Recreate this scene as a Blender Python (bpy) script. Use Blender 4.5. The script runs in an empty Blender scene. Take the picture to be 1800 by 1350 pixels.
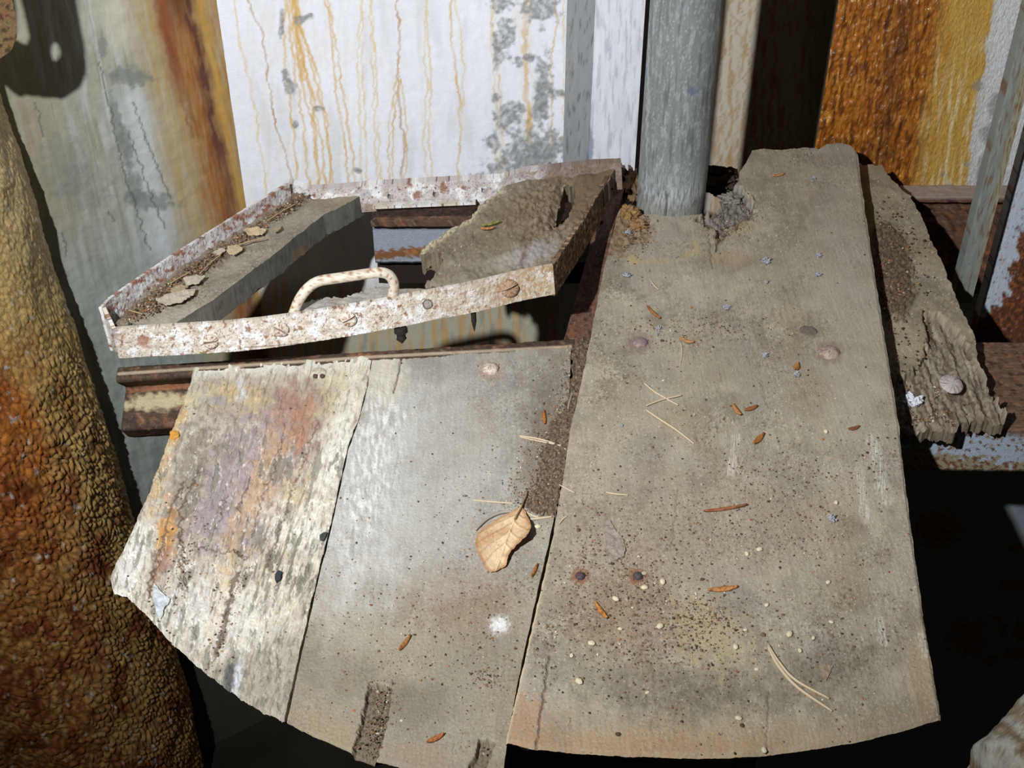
import bpy, math
import numpy as np
from mathutils import Vector

# ---------------------------------------------------------------- camera, world, lamp, exposure
scene = bpy.context.scene
col = scene.collection
FPX = 2300.0                       # focal length in pixels of the 1800 px wide frame
PITCH = math.radians(38.0)
DIST = 1.4
CAM = np.array([0.0, -DIST*math.cos(PITCH), DIST*math.sin(PITCH)])
cam_data = bpy.data.cameras.new('camera')
cam_data.sensor_width = 36.0
cam_data.lens = FPX/1800.0*36.0
cam_data.clip_start = 0.02
cam = bpy.data.objects.new('camera', cam_data)
cam.location = CAM
cam.rotation_euler = (math.pi/2 - PITCH, 0, 0)
col.objects.link(cam)
scene.camera = cam

world = bpy.data.worlds.new('world'); scene.world = world
world.use_nodes = True
world.node_tree.nodes['Background'].inputs[0].default_value = (1.0, 0.86, 0.6, 1)
world.node_tree.nodes['Background'].inputs[1].default_value = 0.014

LAMP = np.array([-.47, -1.10, 1.16])
ld = bpy.data.lights.new('torch_lamp', 'SPOT')
ld.energy = 162.0
ld.color = (0.97, 0.985, 1.0)
ld.shadow_soft_size = 0.017
ld.spot_size = math.radians(73)
ld.spot_blend = 0.95
lo = bpy.data.objects.new('torch_lamp', ld)
lo.location = LAMP
lo.rotation_euler = (Vector((.10, .45, .05)) - Vector(LAMP)).to_track_quat('-Z', 'Y').to_euler()
col.objects.link(lo)

scene.view_settings.view_transform = 'Standard'
scene.view_settings.look = 'None'
scene.view_settings.gamma = 1.0
scene.view_settings.use_curve_mapping = False
scene.view_settings.exposure = 0.0

# ---------------------------------------------------------------- numbers: rays, planes, noise
FW = np.array([0, math.cos(PITCH), -math.sin(PITCH)])
UP = np.array([0, math.sin(PITCH), math.cos(PITCH)])
RT = np.array([1.0, 0, 0])
def ray(px, py):
    px = np.asarray(px, float); py = np.asarray(py, float)
    return FW + RT*((px-900)/FPX)[..., None] + UP*((675-py)/FPX)[..., None]
def onplane(px, py, n, d):
    n = np.asarray(n, float); r = ray(px, py)
    t = (d - CAM@n)/(r@n)
    return CAM + r*t[..., None]
def PZ(px, py, z=0.0): return onplane(px, py, (0, 0, 1), z)
def PY(px, py, y): return onplane(px, py, (0, 1, 0), y)
def proj(W):
    w = W - CAM; d = w@FW
    return 900 + FPX*(w@RT)/d, 675 - FPX*(w@UP)/d

def hsh(ix, iy, seed):
    h = (ix.astype(np.int64)*374761393 + iy.astype(np.int64)*668265263 + seed*1442695041) & 0xffffffff
    h = ((h ^ (h >> 13))*1274126177) & 0xffffffff
    h = ((h ^ (h >> 15))*2246822519) & 0xffffffff
    return ((h ^ (h >> 16)) & 0xffffff)/float(0xffffff)
def pn(x, y, seed=0):
    xi = np.floor(x); yi = np.floor(y); fx = x-xi; fy = y-yi
    xi = xi.astype(np.int64); yi = yi.astype(np.int64)
    u = fx*fx*fx*(fx*(fx*6-15)+10); v = fy*fy*fy*(fy*(fy*6-15)+10)
    def g(dx, dy):
        a = hsh(xi+dx, yi+dy, seed)*2*math.pi
        return np.cos(a)*(fx-dx) + np.sin(a)*(fy-dy)
    return ((g(0,0)*(1-u)+g(1,0)*u)*(1-v) + (g(0,1)*(1-u)+g(1,1)*u)*v)*1.5
def fbm(x, y, octv=4, seed=0, gain=.5):
    s = 0; a = 1; t = 0
    for i in range(octv):
        s = s + a*pn(x*2**i + 13.7*i, y*2**i - 7.1*i, seed+i*17); t += a; a *= gain
    return s/t*1.3
def worley(x, y, seed=0):
    xi = np.floor(x).astype(np.int64); yi = np.floor(y).astype(np.int64)
    f1 = np.full(x.shape, 9.0); f2 = np.full(x.shape, 9.0); idv = np.zeros(x.shape)
    for dx in (-1, 0, 1):
        for dy in (-1, 0, 1):
            cx = xi+dx; cy = yi+dy
            a = cx + hsh(cx, cy, seed); b = cy + hsh(cx, cy, seed+5)
            d = np.hypot(x-a, y-b); c = hsh(cx, cy, seed+9)
            m = d < f1
            f2 = np.where(m, f1, np.minimum(f2, d)); idv = np.where(m, c, idv); f1 = np.where(m, d, f1)
    return f1, f2, idv
def sm(x, a, b):
    t = np.clip((x-a)/(b-a), 0, 1); return t*t*(3-2*t)
def C(r, g, b):
    v = np.array([r, g, b], float)/255
    return np.where(v <= .04045, v/12.92, ((v+.055)/1.055)**2.4)
def mix(c, rgb, m):
    m = np.clip(m, 0, 1)[..., None]
    return c*(1-m) + np.asarray(rgb)*m
def blob(px, py, cx, cy, rx, ry, ang=0, soft=.35, nz=.35, seed=1, sc=25.0):
    a = math.radians(ang); dx = px-cx; dy = py-cy
    u = (dx*math.cos(a)+dy*math.sin(a))/rx; v = (-dx*math.sin(a)+dy*math.cos(a))/ry
    r = np.hypot(u, v) + nz*fbm(px/sc, py/sc, 4, seed)
    return 1 - sm(r, 1-soft, 1+soft)
def pline_dist(px, py, pts):
    best = np.full(px.shape, 1e9)
    for (x0, y0), (x1, y1) in zip(pts[:-1], pts[1:]):
        dx, dy = x1-x0, y1-y0; L = dx*dx+dy*dy+1e-9
        t = np.clip(((px-x0)*dx+(py-y0)*dy)/L, 0, 1)
        best = np.minimum(best, np.hypot(px-x0-t*dx, py-y0-t*dy))
    return best
def line(px, py, pts, w, soft=1.0, wob=0, sc=12.0, seed=3):
    if wob:
        px = px + wob*fbm(px/sc*.4, py/sc, 3, seed)
        py = py + wob*.4*fbm(px/sc, py/sc, 2, seed+9)
    return 1 - sm(pline_dist(px, py, pts), w-soft*.5, w+soft)
def inpoly(px, py, poly):
    ins = np.zeros(px.shape, bool); n = len(poly)
    for i in range(n):
        x0, y0 = poly[i]; x1, y1 = poly[(i+1) % n]
        if y0 == y1: continue
        c = ((y0 > py) != (y1 > py)) & (px < (x1-x0)*(py-y0)/(y1-y0) + x0)
        ins ^= c
    return ins
def softpoly(px, py, poly, soft=4, wob=0, sc=20., seed=5):
    if wob:
        nx = wob*fbm(px/sc, py/sc, 4, seed); ny = wob*fbm(px/sc+50, py/sc, 4, seed+3)
        px = px+nx; py = py+ny
    d = pline_dist(px, py, list(poly)+[poly[0]])
    d = np.where(inpoly(px, py, poly), d, -d)
    return sm(d, -soft, soft)

# ---------------------------------------------------------------- materials
def material(name, rough=.8, grain=900.0, gstr=.25, bump=.3, bscale=700.0, metal=0.0, spec=.35, stretch=(1,1,1), attr=True, base=(.5,.5,.5), rvar=0.0, bdist=.0008):
    m = bpy.data.materials.new(name); m.use_nodes = True
    nt = m.node_tree; b = nt.nodes['Principled BSDF']
    b.inputs['Metallic'].default_value = metal
    b.inputs['Specular IOR Level'].default_value = spec
    tc = nt.nodes.new('ShaderNodeTexCoord')
    mp = nt.nodes.new('ShaderNodeMapping'); mp.inputs['Scale'].default_value = stretch
    nt.links.new(tc.outputs['Object'], mp.inputs[0])
    n1 = nt.nodes.new('ShaderNodeTexNoise'); n1.inputs['Scale'].default_value = grain
    n1.inputs['Detail'].default_value = 4; n1.inputs['Roughness'].default_value = .65
    nt.links.new(mp.outputs[0], n1.inputs['Vector'])
    mr = nt.nodes.new('ShaderNodeMapRange')
    mr.inputs['From Min'].default_value = .25; mr.inputs['From Max'].default_value = .75
    mr.inputs['To Min'].default_value = 1-gstr; mr.inputs['To Max'].default_value = 1+gstr
    nt.links.new(n1.outputs['Fac'], mr.inputs['Value'])
    vm = nt.nodes.new('ShaderNodeVectorMath'); vm.operation = 'SCALE'
    if attr:
        at = nt.nodes.new('ShaderNodeAttribute'); at.attribute_name = 'col'
        nt.links.new(at.outputs['Color'], vm.inputs[0])
    else:
        vm.inputs[0].default_value = base
    nt.links.new(mr.outputs[0], vm.inputs['Scale'])
    nt.links.new(vm.outputs[0], b.inputs['Base Color'])
    n2 = nt.nodes.new('ShaderNodeTexNoise'); n2.inputs['Scale'].default_value = bscale
    n2.inputs['Detail'].default_value = 5
    nt.links.new(mp.outputs[0], n2.inputs['Vector'])
    bp = nt.nodes.new('ShaderNodeBump'); bp.inputs['Strength'].default_value = bump
    bp.inputs['Distance'].default_value = bdist
    nt.links.new(n2.outputs['Fac'], bp.inputs['Height'])
    nt.links.new(bp.outputs[0], b.inputs['Normal'])
    r2 = nt.nodes.new('ShaderNodeMapRange')
    r2.inputs['To Min'].default_value = max(.05, rough-rvar); r2.inputs['To Max'].default_value = min(1, rough+rvar)
    r2.inputs['From Min'].default_value = .35; r2.inputs['From Max'].default_value = .65
    nt.links.new(n2.outputs['Fac'], r2.inputs['Value'])
    nt.links.new(r2.outputs[0], b.inputs['Roughness'])
    return m
M = dict(
    wood=material('weathered_wood', .85, 1100, .2, .5, 800, spec=.25, stretch=(1, .7, 1)),
    rot=material('rotten_wood', .95, 900, .3, .8, 600, spec=.15),
    paint=material('old_paint', .6, 900, .1, .35, 500, spec=.35),
    plaster=material('stained_plaster', .75, 700, .05, .4, 450, spec=.3),
    rust=material('rusted_steel', .75, 1000, .35, .9, 650, spec=.35, rvar=.2),
    wet=material('wet_rust', .22, 500, .3, 1.0, 260, spec=.9, stretch=(1.4, 1.4, .5), rvar=.15, bdist=.002),
    crust=material('mineral_crust', .5, 600, .3, .7, 420, spec=.5, rvar=.2, bdist=.001),
    galv=material('galvanised_steel', .5, 900, .14, .3, 500, metal=.15, spec=.5, stretch=(1, 1, .6), rvar=.12),
    soil=material('dry_soil', 1.0, 1500, .4, .9, 1200, spec=.1),
    leaf=material('dry_leaf', .6, 1200, .12, .3, 900, spec=.35),
    stone=material('pale_stone', .85, 500, .25, .6, 300, spec=.25),
)

# ---------------------------------------------------------------- mesh helpers
def make_mesh(name, V, quads, cols, mat, smooth=True, tris=None):
    me = bpy.data.meshes.new(name)
    V = np.ascontiguousarray(V, dtype=np.float32)
    nq = len(quads); nt_ = 0 if tris is None else len(tris)
    me.vertices.add(len(V)); me.vertices.foreach_set('co', V.ravel())
    loops = np.asarray(quads, np.int32).ravel()
    if nt_: loops = np.concatenate([loops, np.asarray(tris, np.int32).ravel()])
    me.loops.add(len(loops)); me.loops.foreach_set('vertex_index', loops)
    me.polygons.add(nq+nt_)
    starts = np.concatenate([np.arange(nq)*4, nq*4+np.arange(nt_)*3]).astype(np.int32)
    me.polygons.foreach_set('loop_start', starts)
    me.update(calc_edges=True)
    me.polygons.foreach_set('use_smooth', np.full(nq+nt_, smooth, bool))
    if cols is not None:
        a = me.attributes.new('col', 'FLOAT_COLOR', 'POINT')
        cc = np.ones((len(V), 4), np.float32); cc[:, :3] = np.clip(cols, 0.001, 1)
        a.data.foreach_set('color', cc.ravel())
    me.materials.append(mat)
    me.validate()
    return me
def link(name, me, parent=None):
    o = bpy.data.objects.new(name, me); col.objects.link(o)
    if parent is not None:
        o.parent = parent
        p = parent
        off = Vector((0, 0, 0))
        while p is not None: off = off + p.location; p = p.parent
        o.matrix_parent_inverse.identity()
        o.location = -off
    return o
def tag(o, label=None, cat=None, group=None, kind=None):
    if label: o['label'] = label
    if cat: o['category'] = cat
    if group: o['group'] = group
    if kind: o['kind'] = kind
    return o
def thing(name, loc, label, cat, group=None):
    o = bpy.data.objects.new(name, None); col.objects.link(o)
    o.location = Vector([float(v) for v in loc]); o.empty_display_size = .02
    return tag(o, label, cat, group)
def recentre(o):
    """put a mesh object's origin at its own base"""
    me = o.data; n = len(me.vertices); a = np.empty(n*3, np.float32)
    me.vertices.foreach_get('co', a); a = a.reshape(-1, 3)
    c = np.array([a[:, 0].mean(), a[:, 1].mean(), a[:, 2].min()])
    me.vertices.foreach_set('co', (a-c.astype(np.float32)).ravel()); me.update()
    o.location = Vector([float(v) for v in c]) + o.location
    return o

def sheet(name, G, mat, colfn, nrm=(0, 0, 1), thick=.02, keep=None, hfn=None, parent=None,
          levels=3, sidecol=None, ragged=0.0, smoothb=0, back=True, seed=0, sstep=6, shear=None):
    """G: (n,m,3) grid of the seen face; nrm: its outward direction. Gives a solid slab."""
    n, m = G.shape[:2]; nrm = np.asarray(nrm, float); nrm = nrm/np.linalg.norm(nrm)
    G = G.copy()
    if keep is None: keep = np.ones((n-1, m-1), bool)
    full = keep.all()
    idx = np.arange(n*m).reshape(n, m)
    a = idx[:-1, :-1]; b = idx[:-1, 1:]; c = idx[1:, 1:]; d = idx[1:, :-1]
    q = np.stack([a, b, c, d], -1)[keep]
    k = np.zeros((n+1, m+1), bool); k[1:-1, 1:-1] = keep
    K = k[1:-1, 1:-1]
    E = []
    E.append(np.stack([a, b], -1)[K & ~k[:-2, 1:-1]])
    E.append(np.stack([b, c], -1)[K & ~k[1:-1, 2:]])
    E.append(np.stack([c, d], -1)[K & ~k[2:, 1:-1]])
    E.append(np.stack([d, a], -1)[K & ~k[1:-1, :-2]])
    E = np.concatenate(E)
    V = G.reshape(-1, 3)
    if smoothb:
        for _ in range(smoothb):
            S = np.zeros_like(V); cnt = np.zeros(len(V))
            np.add.at(S, E[:, 0], V[E[:, 1]]); np.add.at(S, E[:, 1], V[E[:, 0]])
            np.add.at(cnt, E[:, 0], 1); np.add.at(cnt, E[:, 1], 1)
            bm_ = cnt > 0
            V[bm_] = V[bm_]*.4 + .6*S[bm_]/cnt[bm_][:, None]
    px, py = proj(V)
    cols = colfn(V, px, py)
    if hfn is not None: V = V + nrm*hfn(V, px, py)[:, None]
    fn = np.cross(V[q[0, 1]]-V[q[0, 0]], V[q[0, 3]]-V[q[0, 0]])
    flip = (fn@nrm) < 0
    qs = [q[:, ::-1] if flip else q]; Vs = [V]; Cs = [cols]; off = len(V)
    # sides
    ub, inv = np.unique(E.ravel(), return_inverse=True); inv = inv.reshape(-1, 2)
    Vb = V[ub]; ne = len(ub)
    # outward direction of each border vertex
    t = V[E[:, 1]]-V[E[:, 0]]; on = np.cross(t, nrm); on /= (np.linalg.norm(on, axis=1)[:, None]+1e-12)
    if flip: on = -on
    cen = V[q].mean(1).mean(0)
    O = np.zeros((ne, 3)); np.add.at(O, inv[:, 0], on); np.add.at(O, inv[:, 1], on)
    O *= 2/np.maximum((O*O).sum(1), 1.0)[:, None]
    if full and ((Vb-cen)*O).sum(1).mean() < 0: O = -O
    sh = np.zeros((ne, 3)) if shear is None else shear(Vb)
    rg = 1 + ragged*fbm(Vb[:, 0]*90+3, Vb[:, 1]*90+Vb[:, 2]*60, 3, seed+31)
    for L in range(levels+1):
        f = L/levels
        W = Vb - nrm*(thick*f*rg)[:, None]
        W = W + sh*f
        if 0 < L < levels: W = W + O*(.014*thick*fbm(Vb[:, 0]*200, Vb[:, 1]*200+L*7, 2, seed+L))[:, None]
        Vs.append(W)
        if sidecol is None: Cs.append(cols[ub]*(1.0))
        else:
            spx, spy = proj(W); Cs.append(sidecol(W, spx, spy))
        if L:
            o0 = off+(L-1)*ne; o1 = off+L*ne
            s = np.stack([o0+inv[:, 1], o0+inv[:, 0], o1+inv[:, 0], o1+inv[:, 1]], -1)
            qs.append(s[:, ::-1] if flip else s)
    off += (levels+1)*ne
    if back:
        if full:
            ii = np.unique(np.r_[np.arange(0, n, sstep), n-1]); jj = np.unique(np.r_[np.arange(0, m, sstep), m-1])
            Gs = G[np.ix_(ii, jj)].reshape(-1, 3)
            B = Gs + (0 if shear is None else shear(Gs)) - nrm*thick
            g = np.arange(len(ii)*len(jj)).reshape(len(ii), len(jj)) + off
            bq = np.stack([g[:-1, :-1], g[1:, :-1], g[1:, 1:], g[:-1, 1:]], -1).reshape(-1, 4)
            Vs.append(B); Cs.append(np.tile(cols.mean(0)*.7, (len(B), 1)))
        else:
            B = V - nrm*thick*.98; bq = q[:, ::-1]+off
            Vs.append(B); Cs.append(cols*.8)
        qs.append(bq[:, ::-1] if flip else bq)
    V = np.concatenate(Vs); Q = np.concatenate(qs); Cc = np.concatenate(Cs)
    used = np.zeros(len(V), bool); used[Q.ravel()] = True
    rm = np.cumsum(used)-1
    me = make_mesh(name, V[used], rm[Q], Cc[used], mat)
    o = link(name, me, parent)
    return o

def resample(pts, n):
    pts = np.asarray(pts, float); s = np.r_[0, np.cumsum(np.linalg.norm(np.diff(pts, axis=0), axis=1))]
    t = np.linspace(0, s[-1], n)
    return np.stack([np.interp(t, s, pts[:, k]) for k in range(pts.shape[1])], -1)
def coons(top, bottom, left, right, n, m, place, jit=0.0, seed=0):
    """pixel polylines -> grid of world points; top/bottom run left to right, left/right run top to bottom"""
    T = resample(top, m); B = resample(bottom, m); L = resample(left, n); R = resample(right, n)
    if jit:
        for k, A in enumerate((L, R)):
            e = jit*fbm(np.arange(n)*.06, np.full(n, k*9.3), 4, seed+k); e[0] = e[-1] = 0; A[:, 0] += e
        for k, A in enumerate((T, B)):
            e = jit*fbm(np.arange(m)*.06, np.full(m, k*5.3+20), 4, seed+k+4); e[0] = e[-1] = 0; A[:, 1] += e
    v = np.linspace(0, 1, n)[:, None, None]; u = np.linspace(0, 1, m)[None, :, None]
    S = (1-v)*T[None]+v*B[None]+(1-u)*L[:, None]+u*R[:, None] \
        - ((1-u)*(1-v)*T[0]+u*(1-v)*T[-1]+(1-u)*v*B[0]+u*v*B[-1])
    return place(S[..., 0], S[..., 1])
def quadgrid(c, n, m):
    """c: four world corners TL, TR, BR, BL"""
    c = [np.asarray(k, float) for k in c]
    v = np.linspace(0, 1, n)[:, None, None]; u = np.linspace(0, 1, m)[None, :, None]
    return (1-v)*((1-u)*c[0]+u*c[1]) + v*((1-u)*c[3]+u*c[2])
def polykeep(G, poly, wob=3.0, sc=14.0, seed=2, holes=()):
    cen = (G[:-1, :-1]+G[1:, 1:]+G[:-1, 1:]+G[1:, :-1])/4
    px, py = proj(cen)
    qx = px + wob*fbm(px/sc, py/sc, 4, seed); qy = py + wob*fbm(px/sc+30, py/sc, 4, seed+8)
    k = inpoly(qx, qy, poly)
    for h in holes: k &= ~inpoly(qx, qy, h)
    return k
def bboxgrid(poly, place, step=1.8, pad=4):
    p = np.asarray(poly, float); x0, y0 = p.min(0)-pad; x1, y1 = p.max(0)+pad
    xs = np.arange(x0, x1, step); ys = np.arange(y0, y1, step)
    X, Y = np.meshgrid(xs, ys)
    return place(X, Y)

def tube_mesh(name, pts, rad, mat, rgb, seg=8, cfn=None, capped=True, seed=0):
    pts = np.asarray(pts, float); n = len(pts); rad = np.broadcast_to(np.asarray(rad, float), (n,))
    T = np.gradient(pts, axis=0); T /= np.linalg.norm(T, axis=1)[:, None]+1e-12
    ref = np.array([0, 0, 1.0]) if abs(T[0, 2]) < .9 else np.array([0, 1.0, 0])
    V = []; N = np.cross(T[0], ref); N /= np.linalg.norm(N)
    for i in range(n):
        N = N - T[i]*(N@T[i]); N /= np.linalg.norm(N); Bn = np.cross(T[i], N)
        a = np.linspace(0, 2*math.pi, seg, endpoint=False)
        V.append(pts[i] + rad[i]*(np.cos(a)[:, None]*N + np.sin(a)[:, None]*Bn))
    V = np.concatenate(V); q = []
    i, j = np.meshgrid(np.arange(n-1), np.arange(seg), indexing='ij')
    j2 = (j+1) % seg
    q = np.stack([i*seg+j, i*seg+j2, (i+1)*seg+j2, (i+1)*seg+j], -1).reshape(-1, 4)
    tr = None
    if capped:
        V = np.concatenate([V, pts[:1], pts[-1:]]); c0 = n*seg
        j = np.arange(seg); j2 = (j+1) % seg
        tr = np.concatenate([np.stack([np.full(seg, c0), j2, j], -1), np.stack([np.full(seg, c0+1), (n-1)*seg+j, (n-1)*seg+j2], -1)])
    cc = np.tile(np.asarray(rgb, float), (len(V), 1)) if cfn is None else cfn(V)
    return make_mesh(name, V, q, cc, mat, tris=tr)
def smoothpath(pts, n=24):
    P = np.asarray(pts, float); t = np.linspace(0, len(P)-1, n); out = []
    for s in t:
        i = min(int(s), len(P)-2); f = s-i
        p0 = P[max(i-1, 0)]; p1 = P[i]; p2 = P[i+1]; p3 = P[min(i+2, len(P)-1)]
        out.append(.5*((2*p1)+(-p0+p2)*f+(2*p0-5*p1+4*p2-p3)*f*f+(-p0+3*p1-3*p2+p3)*f**3))
    return np.array(out)
def lathe_mesh(name, prof, mat, colfn, centre, axis=(0, 0, 1), seg=40, wobble=0.0, seed=0):
    """prof: list of (radius, height)"""
    axis = np.asarray(axis, float); axis /= np.linalg.norm(axis)
    u = np.cross(axis, (0, 1, 0) if abs(axis[1]) < .9 else (1, 0, 0)); u /= np.linalg.norm(u); w = np.cross(axis, u)
    prof = np.asarray(prof, float); n = len(prof); a = np.linspace(0, 2*math.pi, seg, endpoint=False)
    R = prof[:, 0][:, None]*(1+wobble*fbm(np.cos(a)*2+seed, np.sin(a)*2, 3, seed))[None]
    V = (np.asarray(centre) + R[..., None]*(np.cos(a)[None, :, None]*u + np.sin(a)[None, :, None]*w) + prof[:, 1][:, None, None]*axis)
    V = V + axis*(wobble*.3*prof[:, 0].max()*fbm(V[..., 0]*300, V[..., 1]*300+V[..., 2]*200, 3, seed))[..., None]
    V = V.reshape(-1, 3)
    i, j = np.meshgrid(np.arange(n-1), np.arange(seg), indexing='ij'); j2 = (j+1) % seg
    q = np.stack([i*seg+j, i*seg+j2, (i+1)*seg+j2, (i+1)*seg+j], -1).reshape(-1, 4)
    return make_mesh(name, V, q, colfn(V), mat)

# ---------------------------------------------------------------- shared colour recipes (albedo only)
K = 1.0
def rustcol(W, seed=0, base=C(88, 64, 50), paint=None, amt=.5, s=60.0):
    x = W[:, 0]*s + W[:, 2]*s*.7; y = W[:, 1]*s - W[:, 2]*s*.6
    c = np.tile(base, (len(W), 1))
    c = mix(c, C(130, 84, 56), sm(fbm(x, y, 5, seed+1), .0, .5)*.7)
    c = mix(c, C(52, 36, 30), sm(fbm(x*1.7, y*1.7, 4, seed+2), .05, .45)*.8)
    c = mix(c, C(150, 128, 108), sm(fbm(x*2.2, y*2.2, 4, seed+5), .2, .55)*.35)
    if paint is not None:
        k = fbm(x*.8, y*.8, 6, seed+3, .6)
        c = mix(c, paint, sm(k, amt-.06, amt+.06))
    return c
GREY = C(160, 152, 133)
def woodcol(W, px, py, seed=0, ang=0.0, base=GREY, speck=1.0):
    a = math.radians(ang); x = W[:, 0]; y = W[:, 1]
    u = x*math.cos(a)+y*math.sin(a); v = -x*math.sin(a)+y*math.cos(a)
    c = np.tile(base, (len(W), 1))
    c = c*(1+.20*fbm(u*14, v*10, 4, seed))[:, None]
    c = c*(1+.05*fbm(u*260, v*9, 4, seed+3))[:, None]
    c = c*(1+.16*fbm(u*120, v*110, 4, seed+4))[:, None]
    c = c*(1+.22*fbm(u*38, v*26, 5, seed+5))[:, None]
    c = mix(c, C(118, 108, 92), sm(fbm(u*24+9, v*18, 5, seed+15), .1, .5)*.5)
    c = mix(c, C(146, 142, 140), sm(fbm(u*9+4, v*6, 4, seed+6), .05, .5)*.45)
    c = mix(c, C(150, 132, 104), sm(fbm(u*11-4, v*8, 4, seed+7), .1, .5)*.40)
    # fine dirt, scattered in patches
    pat = sm(fbm(u*16, v*16, 4, seed+9), -.25, .45)
    c = mix(c, C(98, 82, 64), sm(fbm(u*380, v*380, 3, seed+8), .16, .42)*pat*.7*speck)
    c = mix(c, C(112, 92, 70), sm(fbm(u*150, v*150, 4, seed+18), .12, .42)*pat*.45*speck)
    c = mix(c, C(70, 60, 52), sm(fbm(u*230+8, v*230, 3, seed+12), .46, .58)*pat*.8*speck)
    c = mix(c, C(226, 220, 200), sm(fbm(u*500+9, v*500, 2, seed+10), .62, .74)*.7*speck)
    c = mix(c, C(176, 104, 60), sm(fbm(u*330-9, v*330, 2, seed+14), .66, .76)*.6*speck)
    return c
def darkwood(W, px, py):
    s = 160
    x = W[:, 0]*s+W[:, 1]*s*.3; y = W[:, 2]*s*2+W[:, 1]*s*.2
    c = np.tile(C(112, 102, 86), (len(W), 1))
    c = c*(1+.3*fbm(x*.4, y, 4, 41))[:, None]
    return mix(c, C(74, 62, 50), sm(fbm(x, y*.5, 4, 43), .1, .5)*.7)

# ================================================================ SETTING
WA = .48          # back wall face
def structure(o): o['kind'] = 'structure'; return o

def zrows(dense0=-.62, dense1=.34, step=.0019):
    return np.r_[np.linspace(1.3, dense1+.02, 26), np.arange(dense1, dense0, -step), np.linspace(dense0-.01, -1.15, 14)]
def wallgrid(p0, p1, zs, ncol):
    p0 = np.asarray(p0, float); p1 = np.asarray(p1, float)
    u = np.linspace(0, 1, ncol)[None, :, None]
    G = np.zeros((len(zs), ncol, 3)); xy = (1-u)*p0+u*p1
    G[..., :2] = xy; G[..., 2] = np.asarray(zs)[:, None]
    return G
xcorner = float(PY(402, 150, WA)[0]); xA1 = float(PY(993, 150, WA)[0])

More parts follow.
